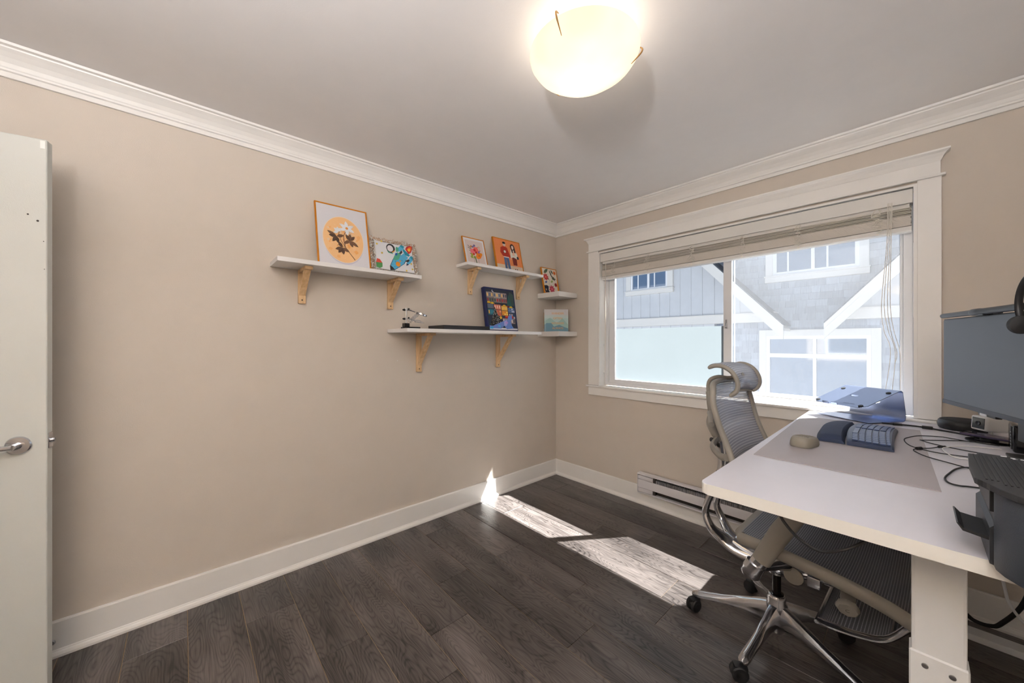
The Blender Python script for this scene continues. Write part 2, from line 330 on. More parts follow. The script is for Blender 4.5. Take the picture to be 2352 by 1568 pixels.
def lathe(bm, prof, c, axis=(0, 0, 1), seg=24, cap=True, mi=0, sx=1, sy=1):
    ax = Vector(axis).normalized(); u = ax.orthogonal().normalized(); v = ax.cross(u); c = Vector(c); rings = []
    for r, h in prof: rings.append([bm.verts.new(c+ax*h+u*math.cos(2*PI*k/seg)*r*sx+v*math.sin(2*PI*k/seg)*r*sy) for k in range(seg)])
    fs = []
    for A, B in zip(rings, rings[1:]):
        for k in range(seg): fs.append(bm.faces.new([A[k], A[(k+1) % seg], B[(k+1) % seg], B[k]]))
    if cap: fs.append(bm.faces.new(rings[0][::-1])); fs.append(bm.faces.new(rings[-1]))
    for f in fs: f.material_index = mi
def grid(bm, rows, uvs=None, closed_v=False, mi=0):
    """surface from rows of points"""
    V = [[bm.verts.new(p) for p in r] for r in rows]; uvl = bm.loops.layers.uv.verify() if uvs else None
    for i in range(len(V)-1):
        for j in range(len(V[0])-1):
            f = bm.faces.new([V[i][j], V[i][j+1], V[i+1][j+1], V[i+1][j]]); f.material_index = mi
            if uvs:
                for l, (a, b) in zip(f.loops, ((i, j), (i, j+1), (i+1, j+1), (i+1, j))): l[uvl].uv = uvs[a][b]
    return V
B = bmesh.new
def part(name, m, parent, fn, smooth=False, label=None, at=None):
    bm = B(); fn(bm); o = finish(name, bm, m, parent, smooth, at)
    if label: o['label'] = label
    return o
def boxpart(name, m, parent, a, b, bev=0, label=None, at=None):
    return part(name, m, parent, lambda bm: box(bm, a, b, bev), label=label, at=at)

# ---------------------------------------------------------------- room shell
W, LN, H = 2.95, 3.95, 2.436        # room: x 0..W, y 0..-LN, z 0..H
WX0, WX1, WZ0, WZ1 = .51, 2.392, .905, 2.088     # window opening
def struct(name, bm, m, smooth=False): return tag(finish(name, bm, m, None, smooth), kind='structure')
bm = B(); box(bm, (-.14, -LN-.14, -.2), (W+.14, .14, -.0027)); floor = struct('floor', bm, 'gap')
bm = B(); box(bm, (-.14, -LN-.14, H), (W+.14, .14, H+.15)); struct('ceiling', bm, 'ceiling')
bm = B(); box(bm, (-.14, -LN, -.0027), (0, 0, H)); struct('wall_left', bm, 'wall')
bm = B(); box(bm, (W, -LN, -.0027), (W+.14, 0, H)); struct('wall_right', bm, 'wall')
bm = B()
for a, b in (((-.14, 0, -.0027), (WX0, .14, H)), ((WX1, 0, -.0027), (W+.14, .14, H)), ((WX0, 0, -.0027), (WX1, .14, WZ0)), ((WX0, 0, WZ1), (WX1, .14, H))): box(bm, a, b)
struct('wall_far', bm, 'wall')
bm = B(); box(bm, (-.14, -LN-.14, -.0027), (W+.14, -LN, H)); struct('wall_near', bm, 'wall')

def run(name, prof, m, side, a0=0, a1=None):
    """sweep profile [(offset from wall, z)] along one wall, mitred at both ends"""
    c0, c1 = {'far': ((0, 0), (W, 0)), 'left': ((0, -LN), (0, 0)), 'right': ((W, 0), (W, -LN)), 'near': ((W, -LN), (0, -LN))}[side]
    nrm = {'far': (0, -1), 'left': (1, 0), 'right': (-1, 0), 'near': (0, 1)}[side]
    d = Vector((c1[0]-c0[0], c1[1]-c0[1])).normalized(); bm = B(); A = []; Bv = []
    for o_, z in prof:
        p = Vector(c0)+Vector(nrm)*o_+d*o_; q = Vector(c1)+Vector(nrm)*o_-d*o_
        A.append(bm.verts.new((p.x, p.y, z))); Bv.append(bm.verts.new((q.x, q.y, z)))
    k = len(prof)
    for i in range(k): bm.faces.new([A[i], A[(i+1) % k], Bv[(i+1) % k], Bv[i]])
    bm.faces.new(A[::-1]); bm.faces.new(Bv)
    return struct(name, bm, m)
g = .001
base = [(g, 0), (.026, 0), (.026, .010), (.022, .019), (.016, .024), (.016, .026), (.0135, .030), (.0135, .140), (.011, .146), (g, .146)]
cb_ = H-.105
crown = [(g, cb_), (.012, cb_), (.012, cb_+.020), (.020, cb_+.023), (.021, cb_+.030), (.024, cb_+.034), (.030, cb_+.048), (.042, cb_+.064), (.058, cb_+.078), (.070, cb_+.087), (.072, cb_+.092), (.086, cb_+.094), (.088, H-.001), (g, H-.001)]
for i, s in enumerate(('left', 'far', 'right', 'near')):
    run('baseboard_'+s, base, 'trim', s); run('trim_%d' % (i+1), crown, 'trim', s)

# planks: rows across y, boards along x
seam0 = -.54+.199; rows_j = {1: [1.215], 2: [.912], 3: [.30, 1.52], 4: [.05, 1.587], 5: [.69, 1.20], 6: [.18, 1.40], 7: [.675], 8: [.953], 9: [1.171], 10: [.757], 11: [.32], 12: [1.02]}
pc = 0
for r in range(-1, 20):
    y1 = min(seam0-.199*(r-1), -g) if r > -1 else -g
    y1 = seam0-.199*(r-1); y0 = y1-.199
    if y1 > -.002: y1 = -.002
    if y0 < -LN: y0 = -LN+.002
    if y1-y0 < .01 or y0 > -.002: continue
    js = rows_j.get(r, [random.uniform(.1, 1.2)])
    xs = sorted(js); x = xs[-1]
    while x+1.21 < W: x += 1.21; xs.append(x)
    x = xs[0]
    while x-1.21 > 0: x -= 1.21; xs.insert(0, x)
    xs = [0.002]+[q for q in xs if .02 < q < W-.02]+[W-.002]
    for a, b in zip(xs, xs[1:]):
        bm = B(); h = .0011
        box(bm, (a+h*.6, y0+h, -.0025), (b-h*.6, y1-h, 0))
        top = [e for e in bm.edges if all(v.co.z > -.001 for v in e.verts)]
        bmesh.ops.bevel(bm, geom=top, offset=.0012, segments=1, affect='EDGES')
        finish('plank', bm, 'plank', floor, at=((a+b)/2, (y0+y1)/2, 0)); pc += 1

# ---------------------------------------------------------------- window
win = thing('window_1', ((WX0+WX1)/2, 0, WZ0), kind='structure')
def casing(bm):
    box(bm, (.402, -.019, .915), (.511, -g, 2.100), .0015, 1); box(bm, (2.391, -.019, .915), (2.474, -g, 2.100), .0015, 1)
part('side_casing', 'trim', win, lambda bm: box(bm, (.402, -.019, .915), (.507, -g, 2.104), .0015, 1))
part('side_casing', 'trim', win, lambda bm: box(bm, (2.395, -.019, .915), (2.474, -g, 2.104), .0015, 1))
part('head_casing', 'trim', win, lambda bm: box(bm, (.405, -.021, 2.116), (2.471, -g, 2.178), .001, 1))
part('head_bead', 'trim', win, lambda bm: box(bm, (.388, -.030, 2.104), (2.488, -g, 2.116), .004, 2))
def cap(bm):
    def ring(o, z): return [(.405-o, -.021-o, z), (2.471+o, -.021-o, z), (2.471+o, -g, z), (.405-o, -g, z)]
    pr_ = [(0, 2.178), (.003, 2.184), (.009, 2.198), (.018, 2.211), (.028, 2.218), (.030, 2.219), (.030, 2.227)]
    R = [[bm.verts.new(p) for p in ring(*q)] for q in pr_]
    for A, C in zip(R, R[1:]):
        for k in range(4): bm.faces.new([A[k], A[(k+1) % 4], C[(k+1) % 4], C[k]])
    bm.faces.new(R[-1]); bm.faces.new(R[0][::-1])
part('head_crown', 'trim', win, cap)
part('stool', 'trim', win, lambda bm: (box(bm, (.385, -.035, .898), (2.492, .0, .913), .004, 2), box(bm, (WX0+.001, -.001, .898), (WX1-.001, .062, .913))))
part('apron', 'trim', win, lambda bm: box(bm, (.402, -.018, .826), (2.474, -g, .897), .0015, 1))
part('jamb_liner', 'trim', win, lambda bm: (box(bm, (WX0-.003, -.018, .914), (WX0+.010, .066, 2.080)), box(bm, (WX1-.010, -.018, .914), (WX1+.003, .066, 2.080)), box(bm, (WX0-.003, -.018, 2.080), (WX1+.003, .066, 2.092))))
FX0, FX1, FZ0, FZ1 = WX0+.011, WX1-.011, .914, 2.079
def frame(bm):
    box(bm, (FX0, .066, FZ0), (FX0+.035, .125, FZ1), .002, 1); box(bm, (FX1-.035, .066, FZ0), (FX1, .125, FZ1), .002, 1)
    box(bm, (FX0+.035, .066, FZ0), (FX1-.035, .125, FZ0+.028), .002, 1); box(bm, (FX0+.035, .066, FZ1-.028), (FX1-.035, .125, FZ1), .002, 1)
    box(bm, (FX0+.035, .073, FZ0+.028), (FX1-.035, .077, FZ0+.036)); box(bm, (FX0+.012, .064, FZ0+.002), (FX0+.018, .067, FZ1-.002))
part('window_frame', 'vinyl', win, frame)
def sash(name, x0, x1, y0, y1, wl, wr, wb):
    def f(bm):
        z0, z1 = FZ0+.029, FZ1-.029
        box(bm, (x0, y0, z0), (x0+wl, y1, z1), .002, 1); box(bm, (x1-wr, y0, z0), (x1, y1, z1), .002, 1)
        box(bm, (x0+wl, y0, z0), (x1-wr, y1, z0+wb), .002, 1); box(bm, (x0+wl, y0, z1-wb), (x1-wr, y1, z1), .002, 1)
    s = part(name, 'vinyl', win, f)
    boxpart('glass_pane', 'glass', s, (x0+wl-.004, (y0+y1)/2-.002, FZ0+.029+wb-.004), (x1-wr+.004, (y0+y1)/2+.002, FZ1-.029-wb+.004))
    return s
s1 = sash('window_sash', FX0+.036, 1.535, .078, .100, .058, .052, .028)
s2 = sash('window_sash', 1.490, FX1-.036, .101, .121, .036, .012, .022)
boxpart('frosted_film', 'film', s1, (.6165, .0865, .972), (1.4825, .0868, 1.412), label='frosted privacy film on the lower half of the left pane')
boxpart('insect_screen', 'screen_mesh', win, (1.528, .1232, FZ0+.05), (2.334, .1236, FZ1-.05), label='fine insect screen over the right pane')
part('screen_frame', 'vinyl', win, lambda bm: (box(bm, (1.536, .1225, FZ0+.03), (1.542, .1275, FZ1-.03)), box(bm, (2.334, .1225, FZ0+.03), (2.346, .1275, FZ1-.03))))
part('sash_lock', 'satin', win, lambda bm: (box(bm, (1.499, .066, 1.395), (1.511, .078, 1.455), .003), tube(bm, [(1.505, .068, 1.43), (1.505, .055, 1.425), (1.505, .050, 1.405)], .004, 8)))
for z in (1.262, 1.02): part('blind_cord_cleat', 'white_plastic', win, lambda bm: lathe(bm, [(.004, 0), (.0065, .004), (.006, .014), (.003, .02)], (WX0+.028, .028, z), (0, 0, 1), 10), smooth=True)

# ---------------------------------------------------------------- blind, pulled up
bl = thing('window_blind', (1.45, .03, 1.86), 'cream horizontal slat blind pulled up under the top of the window', 'blind')
BX0, BX1 = WX0+.014, WX1-.012
part('valance', 'valance', bl, lambda bm: (box(bm, (BX0, -.010, 2.004), (BX1, .002, 2.074), .002, 1), box(bm, (BX0, .002, 2.004), (BX0+.006, .03, 2.070)), box(bm, (BX1-.006, .002, 2.004), (BX1, .03, 2.070))))
part('head_rail', 'valance', bl, lambda bm: (box(bm, (BX0+.010, .008, 1.985), (BX1-.010, .058, 2.03), .002, 1),))
tilt = lambda x, z: z+(x-1.45)*.009
def slat_mesh(bm, z, x0, x1, th=.0022):
    for a, b in ((x0, x1),):
        y0, y1 = .006, .056
        vs = [bm.verts.new((x, y, tilt(x, z)+dz)) for x in (a, b) for (y, dz) in ((y0, 0), (y1, 0), (y1, th), (y0+.0, th))]
        for q in ((0, 1, 2, 3), (7, 6, 5, 4), (0, 4, 5, 1), (1, 5, 6, 2), (2, 6, 7, 3), (3, 7, 4, 0)): bm.faces.new([vs[i] for i in q])
z = 1.882
for k in range(26):
    z += .0031 if k < 17 else (.0052 if k % 3 else .0075)
    j = random.uniform(-.0022, .0022)
    if z < 1.984: part('slat', 'blind', bl, lambda bm: slat_mesh(bm, z, BX0+.008+j, BX1-.006+j))
def rail(bm):
    pts = [(.004, 0), (.006, -.004), (.006, -.020), (.012, -.026), (.05, -.026), (.056, -.020), (.056, 0)]
    a = [bm.verts.new((BX0+.006, y, tilt(BX0, 1.881)+dz)) for y, dz in pts]; b = [bm.verts.new((BX1-.004, y, tilt(BX1, 1.881)+dz)) for y, dz in pts]
    k = len(pts)
    for i in range(k): bm.faces.new([a[i], a[(i+1) % k], b[(i+1) % k], b[i]])
    bm.faces.new(a[::-1]); bm.faces.new(b)
part('bottom_rail', 'valance', bl, rail)
for cx_ in (.655, .962, 1.297, 1.618, 1.917, 2.252):
    def lad(bm, cx_=cx_):
        rr = random.Random(int(cx_*1000)); zt = tilt(cx_, 1.985); zb = tilt(cx_, 1.872)
        for s_ in (0, 1):
            pts = [(cx_+(s_-.5)*.008, .002, zt+.012)]
            for i in range(15):
                t = i/14; pts.append((cx_+rr.uniform(-.024, .024), -.004-rr.uniform(0, .012), zt-.012-(zt-zb-.025)*t+rr.uniform(-.010, .010)))
            pts.append((cx_, .002, zb)); tube(bm, pts, .0016, 5, 4)
        tube(bm, [(cx_+.012, .0, zt+.02), (cx_+.012, .0, zt-.02)], .0013, 5, 1); box(bm, (cx_-.006, .002, zb-.014), (cx_+.006, .0055, zb-.006))
    part('ladder_cord', 'cord', bl, lad, True)
def tcord(bm):
    tube(bm, [(.572, -.001, 2.0), (.570, .0, 1.9), (.566, .012, 1.6), (.560, .025, 1.29)], .0016, 5, 6); tube(bm, [(.577, -.001, 2.0), (.574, .0, 1.8), (.562, .012, 1.4), (.556, .022, 1.05)], .0016, 5, 6)
part('tilt_cord', 'cord', bl, tcord, True)
def lcord(bm):
    for dx, z1, s_ in ((-.008, .97, -1), (-.003, 1.0, 1), (.003, 1.18, 1), (.008, 1.05, 2)):
        tube(bm, [(2.30+dx, -.013, 2.02), (2.296+dx, -.014, 1.8), (2.285+dx*2, -.008, 1.5), (2.293+dx*1.5+s_*.004, .01, 1.36), (2.315+dx+s_*.006, .02, 1.24), (2.30+dx*2+s_*.01, .02, z1)], .0015, 5, 8)
part('lift_cord', 'cord', bl, lcord, True)

# ---------------------------------------------------------------- open door at the left edge
dr = thing('door_1', (.282, -3.11, .006), kind='structure')
dd = Vector((-.208, -.978, 0)).normalized(); dn = Vector((.978, -.208, 0)); fe = Vector((.282, -3.11, 0))
def leaf(bm):
    c = fe+dd*.395-dn*.0175; obox(bm, c+Vector((0, 0, 1.017)), dd, (0, 0, 1), dn, .395, 1.011, .0175, .0025, seg=1)
part('door_leaf', 'door', dr, leaf)
def lever(bm):
    c = fe+dd*.066+Vector((0, 0, .933)); lathe(bm, [(.031, 0), (.032, .004), (.029, .008), (.012, .010), (.011, .045)], c, dn, 28)
    a = c+dn*.042; tube(bm, [a-dd*.004, a+dd*.03, a+dd*.115+dn*.004], [.0095, .0085, .0095], 12, 6)
part('door_handle', 'chrome', dr, lever, True)
def latch(bm):
    c = fe-dn*.0175+Vector((0, 0, .940)); obox(bm, c-dd*.0012, (0, 0, 1), dn, dd, .028, .0125, .0014, .0008, seg=1)
    lathe(bm, [(.0085, 0), (.0085, .010), (.006, .013)], c-dd*.001, -dd, 16)
part('latch', 'chrome', dr, latch, True)
for u_, z_, r_ in ((.045, 1.752, .0028), (.022, 1.732, .0035), (.008, 1.66, .0016), (.006, 1.56, .0014)): part('screw_hole', 'dark_gap', dr, lambda bm: lathe(bm, [(r_, .0), (r_*.7, .0008)], fe+dd*u_+Vector((0, 0, z_)), dn, 10))
part('wood_patch', 'trim', dr, lambda bm: obox(bm, fe+dd*.010+Vector((0, 0, 2.008)), dd, (0, 0, 1), dn, .006, .014, .0008))
ds = thing('door_stop', (.0145, -3.145, .065), 'small chrome door stop on the left baseboard beside the open door', 'door stop')
part('spring', 'satin', ds, lambda bm: (lathe(bm, [(.011, 0), (.012, .003), (.008, .008)], (.0145, -3.145, .065), (1, 0, 0), 16), tube(bm, [(.018, -3.145, .065), (.05, -3.147, .062), (.078, -3.15, .06)], .0042, 8, 6)), True)
part('rubber_tip', 'rubber', ds, lambda bm: lathe(bm, [(.0055, 0), (.0075, .003), (.0075, .010), (.005, .013)], (.078, -3.15, .06), (1, 0, 0), 14), True)

# ---------------------------------------------------------------- ceiling lamp and an added hanging bowl behind the camera that fills the room with light
def ceiling_or_fill_lamp(cx, cy, label, drop=0):
    t = thing('ceiling_or_fill_lamp', (cx, cy, H), label, 'ceiling lamp'); HB = H-drop
    part('base_plate', 'white_plastic', t, lambda bm: lathe(bm, [(.075, -.001), (.075, -.040), (.07, -.045)], (cx, cy, H), (0, 0, 1), 32), True)
    if drop:
        for a in (0, 120, 240):
            a = math.radians(a); d = Vector((math.cos(a), math.sin(a), 0)); c = Vector((cx, cy, H))
            part('suspension_rod', 'satin', t, lambda bm: tube(bm, [c+d*.05-Vector((0, 0, .04)), c+d*.198-Vector((0, 0, drop+.078))], .002, 8, 1), True)
    def bowl(bm):
        prof = [(.200, -.074), (.197, -.086), (.182, -.108), (.150, -.132), (.11, -.151), (.06, -.162), (.002, -.166)]
        lathe(bm, prof, (cx, cy, HB), (0, 0, 1), 48, False); lathe(bm, [(.200, -.074), (.197, -.072), (.191, -.084), (.15, -.126), (.06, -.157), (.002, -.161)], (cx, cy, HB), (0, 0, 1), 48, False)
    part('glass_shade', 'lamp', t, bowl, True, 'glowing alabaster glass bowl')
    if not drop:
        for a in (282, 42, 162):
            a = math.radians(a); d = Vector((math.cos(a), math.sin(a), 0)); c = Vector((cx, cy, H))
            part('clip', 'film_brass', t, lambda bm: tube(bm, [c+d*.195-Vector((0, 0, .062)), c+d*.207-Vector((0, 0, .064)), c+d*.211-Vector((0, 0, .072)), c+d*.204-Vector((0, 0, .086)), c+d*.172-Vector((0, 0, .120))], [.0022, .0022, .0036, .0032, .0012], 6, 5), True)
    return t
ceiling_or_fill_lamp(1.563, -1.641, 'lit round alabaster glass ceiling lamp held by three thin clips')
ceiling_or_fill_lamp(2.35, -3.30, 'added hanging glass bowl fill lamp behind the camera near the door', .42)

# ---------------------------------------------------------------- heater on the window wall
ht = thing('baseboard_heater', (1.4, -.03, .105), 'white electric baseboard heater low on the window wall behind the chair', 'heater')
HX0, HX1 = .905, 2.10
def hsh(bm):
    box(bm, (HX0, -.020, .104), (HX1, -.0165, .262)); box(bm, (HX0, -.062, .250), (HX1, -.016, .262), .003, 2); box(bm, (HX0, -.058, .104), (HX1, -.016, .114), .002, 1)
    box(bm, (HX0, -.062, .114), (HX0+.004, -.016, .250)); box(bm, (HX1-.004, -.062, .114), (HX1, -.016, .250))
part('housing', 'heater', ht, hsh)
part('front_panel', 'heater', ht, lambda bm: box(bm, (HX0+.006, -.064, .151), (HX1-.006, -.060, .214), .0015, 1))
for za, zb_ in ((.216, .244), (.118, .149)): part('end_cover', 'heater', ht, lambda bm: box(bm, (HX0+.006, -.061, za), (HX0+.125, -.057, zb_), .001, 1))
tag(part('heating_fins', 'heater_dark', ht, lambda bm: [box(bm, (HX0+.15+i*.012, -.054, .152), (HX0+.151+i*.012, -.024, .236)) for i in range(84)] + [box(bm, (HX0+.148, -.044, .16), (HX1-.02, -.040, .230))]), kind='stuff')
part('slot_shade_plate', 'dark_gap', ht, lambda bm: box(bm, (HX0+.13, -.0235, .1145), (HX1-.006, -.0205, .249)))  # dark sheet added for the shade inside the heater slots
part('end_post', 'dark_gap', ht, lambda bm: box(bm, (HX0+.128, -.054, .118), (HX0+.146, -.022, .244)))

# ---------------------------------------------------------------- wall shelves
def shelf(n, x1, y0, y1, z0, th, label, brackets, bh, bw, scr_label=None):
    t = thing('wall_shelf', (0, (y0+y1)/2, z0), label, 'shelf', 'white shelves on birch brackets')
    boxpart('board', 'shelf', t, (g, y0, z0), (x1, y1, z0+th), .001)
    for by in brackets:
        def br(bm, by=by):
            w_ = .019
            box(bm, (g, by-w_, z0-bh), (.017, by+w_, z0-g), .001, 1)
            box(bm, (.017, by-w_, z0-.019), (bw, by+w_, z0-g), .001, 1)
            a = Vector((.017, by-w_*.85, z0-bh+.045)); b_ = Vector((bw-.030, by-w_*.85, z0-.019)); k = .022
            prism(bm, [a, a+Vector((0, 0, k*1.5)), b_-Vector((k*1.0, 0, 0)), b_], (0, w_*1.7, 0))
        o = part('bracket', 'pine', t, br, at=(0, by, z0-bh), label='pale birch triangular bracket')
        part('screw', 'dark_gap', o, lambda bm, by=by: lathe(bm, [(.004, 0), (.003, .0012)], (.017, by, z0-bh+.02), (1, 0, 0), 10))
    return t
shelf(1, .213, -2.389, -1.580, 1.714, .023, 'white wall shelf nearest the door, holding the flower print and lace pillow', (-2.235, -1.706), .194, .175)
shelf(2, .154, -1.172, -.347, 1.878, .022, 'narrow highest white wall shelf holding the bouquet and couple prints', (-1.048, -.524), .20, .135)
shelf(3, .30, -1.722, -.526, 1.361, .023, 'longest and lowest white wall shelf with a black box on it', (-1.494, -.756), .274, .215)
for z0, lb in ((1.710, 'upper small white floating shelf in the room corner, below the floral print'), (1.352, 'lower small white floating shelf in the room corner, under the mountain book')):
    bm = B(); box(bm, (g, -.262, z0), (.262, -g, z0+.044), .001, 1); tag(finish('corner_shelf', bm, 'corner_shelf', None, at=(.13, -.13, z0)), lb, 'shelf', 'small floating corner shelves')

# ---------------------------------------------------------------- flat art
class Art:
    def __init__(s, O, U, V, w, h):
        s.O, s.U, s.V = Vector(O), Vector(U).normalized(), Vector(V).normalized(); s.N = s.U.cross(s.V); s.w, s.h = w, h
        s.bm = B(); s.cl = s.bm.loops.layers.float_color.new('Col'); s.k = 0
    def poly(s, pts, c, up=1):
        s.k += up; c = srgb(*c) if not isinstance(c, str) else lin(c); z = .0002+s.k*.00003
        f = s.bm.faces.new([s.bm.verts.new(s.O+s.U*(x*s.w)+s.V*(y*s.h)+s.N*z) for x, y in pts])
        for l in f.loops: l[s.cl] = (*c, 1)
    def rect(s, x0, y0, x1, y1, c, up=1): s.poly([(x0, y0), (x1, y0), (x1, y1), (x0, y1)], c, up)
    def ell(s, x, y, rx, ry, c, rot=0, n=24, up=1, wob=0):
        ca, sa = math.cos(rot), math.sin(rot); ar = s.w/s.h; P = []
        for k in range(n):
            a = 2*PI*k/n; q = 1+wob*math.sin(a*5+x*40); X = rx*math.cos(a)*q; Y = ry*math.sin(a)*q; P.append((x+(X*ca-Y*sa), y+(X*sa+Y*ca)*ar))
        s.poly(P, c, up)
    def line(s, pts, wd, c):
        ar = s.w/s.h
        for (x0, y0), (x1, y1) in zip(pts, pts[1:]):
            dx, dy = x1-x0, (y1-y0)/ar; l = math.hypot(dx, dy) or 1; nx, ny = -dy/l*wd/2, dx/l*wd/2*ar
            s.poly([(x0+nx, y0+ny), (x0-nx, y0-ny), (x1-nx, y1-ny), (x1+nx, y1+ny)], c)
    def leaf(s, x, y, a, l, w_, c):
        a = math.radians(a); ar = s.w/s.h; P = []
        for t, q in ((0, 0), (.25, .8), (.5, 1), (.75, .7), (1, 0), (.75, -.7), (.5, -1), (.25, -.8)):
            X = t*l; Y = q*w_; P.append((x+X*math.cos(a)-Y*math.sin(a), y+(X*math.sin(a)+Y*math.cos(a))*ar))
        s.poly(P, c)
    def star(s, x, y, r, c, n=5):
        ar = s.w/s.h; s.poly([(x+r*(1 if k % 2 == 0 else .45)*math.sin(PI*k/n), y+r*(1 if k % 2 == 0 else .45)*math.cos(PI*k/n)*ar) for k in range(2*n)], c)
    def done(s, name, parent):
        org = ORG[parent.name]
        for v in s.bm.verts: v.co -= org
        me = bpy.data.meshes.new(name); s.bm.to_mesh(me); s.bm.free(); me.materials.append(M['print'])
        o = bpy.data.objects.new(name, me); COL.objects.link(o); o.parent = parent; ORG[o.name] = org.copy(); return o
TY = Vector((0, 1, 0))
def framed(name, y0, y1, z0, z1, xb, xt, fw, th, label, cat='picture', mname='gold'):
    """thin picture frame leaning on the left wall; returns thing and art canvas"""
    t = thing(name, (xb, (y0+y1)/2, z0), label, cat, 'gold-framed prints leaning on the shelves')
    V = Vector((xt-xb, 0, z1-z0)); hgt = V.length; V.normalize(); N = TY.cross(V)
    O = Vector((xb, y0, z0)); w_ = y1-y0
    def f(bm):
        for (a, b, c, d) in ((0, 0, w_, fw), (0, hgt-fw, w_, hgt), (0, fw, fw, hgt-fw), (w_-fw, fw, w_, hgt-fw)):
            obox(bm, O+TY*(a+c)/2+V*(b+d)/2-N*th/2, TY, V, N, (c-a)/2, (d-b)/2, th/2, .0008, seg=1)
    part('frame', mname, t, f)
    part('backing', 'blackbox', t, lambda bm: obox(bm, O+TY*w_/2+V*hgt/2-N*(th*.6), TY, V, N, w_/2-fw*.8, hgt/2-fw*.8, th*.3))
    A = Art(O+TY*fw+V*fw-N*.003, TY, V, w_-2*fw, hgt-2*fw)
    return t, A

t, A = framed('framed_print', -2.172, -1.868, 1.7385, 2.135, .105, .014, .008, .013, 'large gold-framed print of white flowers on an orange circle')
A.rect(0, 0, 1, 1, (222, 220, 226)); A.ell(.50, .415, .40, .50, (204, 200, 214), n=40); A.ell(.50, .455, .412, .525, (240, 222, 206), n=40); A.ell(.5, .455, .40, .512, (245, 196, 140), n=40)
rr = random.Random(3)
for i in range(60):
    a, r_ = rr.uniform(0, 6.28), rr.uniform(0, .36); A.ell(.5+r_*math.cos(a), .455+r_*math.sin(a)*.92, rr.uniform(.01, .05), rr.uniform(.01, .04), rr.choice([(242, 172, 100), (246, 200, 150), (238, 206, 172), (243, 182, 118)]), rr.uniform(0, 3), 9, wob=.25)
BR = (100, 70, 52)
A.line([(.70, .14), (.60, .24), (.52, .33), (.50, .41), (.50, .52), (.56, .62)], .012, BR); A.line([(.52, .33), (.44, .43), (.40, .53), (.42, .58)], .010, BR); A.line([(.5, .35), (.55, .43), (.62, .46)], .010, BR); A.line([(.52, .33), (.43, .35), (.36, .35)], .008, BR)
for x, y, sp in ((.36, .49, (150, 175, 235, 280, 20)), (.62, .455, (45, 85, 120, -35, -70, 215)), (.46, .315, (200, 235, 275, -30, 120))):
    for a in sp: A.leaf(x, y, a, .21 if a in (150, -35) else .155, .036, rr.choice([(96, 68, 50), (116, 84, 62), (84, 60, 46)]))
for a in (30, 95, 150, 205, 270, 335): A.leaf(.575, .655, a, .165, .038, (236, 236, 240))
A.ell(.575, .655, .028, .028, (232, 150, 60))
for a in (60, 100, 140, 200): A.leaf(.40, .575, a, .11, .030, (228, 230, 236))
A.done('print', t)

t, A = framed('framed_print', -1.130, -.915, 1.901, 2.131, .080, .014, .007, .012, 'small gold-framed print of a colourful bouquet in a glass vase')
A.rect(0, 0, 1, 1, (232, 230, 234)); A.rect(.08, .08, .92, .92, (222, 205, 200))
A.line([(.46, .30), (.5, .02)], .05, (80, 100, 70)); A.line([(.38, .27), (.40, .02), (.60, .02), (.62, .27)], .010, (60, 62, 60)); A.line([(.38, .27), (.62, .27)], .012, (120, 120, 120))
for a, l in ((150, .38), (140, .42), (165, .3), (190, .28), (25, .3), (5, .3), (60, .3), (-25, .25), (100, .28)): A.line([(.5, .45), (.5+l*math.cos(math.radians(a)), .45+l*math.sin(math.radians(a)))], .022, (38, 52, 44))
for x, y, r_, c in ((.33, .38, .07, (160, 160, 40)), (.30, .28, .06, (146, 160, 50)), (.44, .28, .06, (130, 150, 50)), (.55, .58, .13, (240, 110, 100)), (.38, .50, .12, (236, 120, 128)), (.48, .56, .06, (200, 30, 30)), (.42, .40, .05, (205, 40, 36)), (.55, .48, .055, (196, 30, 30)), (.66, .38, .13, (240, 125, 30)), (.60, .32, .10, (244, 140, 30)), (.78, .44, .06, (235, 140, 20)), (.50, .74, .05, (110, 96, 160)), (.40, .68, .045, (120, 100, 165)), (.68, .50, .05, (140, 96, 170)), (.33, .68, .05, (200, 140, 70)), (.72, .70, .05, (226, 180, 150)), (.74, .60, .04, (230, 170, 140)), (.66, .36, .025, (120, 70, 30))): A.ell(x, y, r_, r_, c, n=14, wob=.12)
A.done('print', t)

t, A = framed('framed_print', -.822, -.514, 1.901, 2.186, .080, .014, .007, .016, 'gold-framed illustration of a couple holding hands on orange')
A.rect(0, 0, 1, 1, (236, 142, 84)); A.rect(0, 0, 1, .17, (226, 205, 180))
for i in range(90): A.ell(rr.uniform(.02, .98), rr.uniform(.19, .98), .008, .006, rr.choice([(228, 128, 72), (240, 160, 104)]), n=6)
A.poly([(.30, .03), (.38, .03), (.385, .36), (.40, .36), (.42, .03), (.51, .03), (.49, .42), (.30, .42)], (82, 106, 146)); A.rect(.29, .41, .50, .45, (236, 230, 226))
A.poly([(.28, .44), (.50, .44), (.55, .40), (.56, .48), (.47, .74), (.40, .78), (.33, .78), (.22, .72), (.19, .56), (.26, .46)], (192, 52, 28))
for yy in (.50, .56, .62, .68, .73): A.line([(.24, yy), (.36, yy-.01), (.49, yy)], .010, (130, 34, 24))
A.ell(.36, .60, .05, .05, (60, 30, 28)); A.ell(.365, .60, .042, .042, (230, 222, 214)); A.ell(.375, .84, .055, .065, (238, 214, 200)); A.ell(.372, .89, .06, .035, (30, 24, 26))
A.poly([(.32, .88), (.33, .83), (.345, .88)], (30, 24, 26)); A.line([(.36, .815), (.395, .815)], .008, (150, 60, 50))
A.poly([(.64, .20), (.79, .20), (.80, .45), (.62, .47)], (128, 44, 36)); A.line([(.69, .20), (.69, .06)], .022, (236, 190, 170)); A.line([(.76, .20), (.76, .06)], .022, (236, 190, 170))
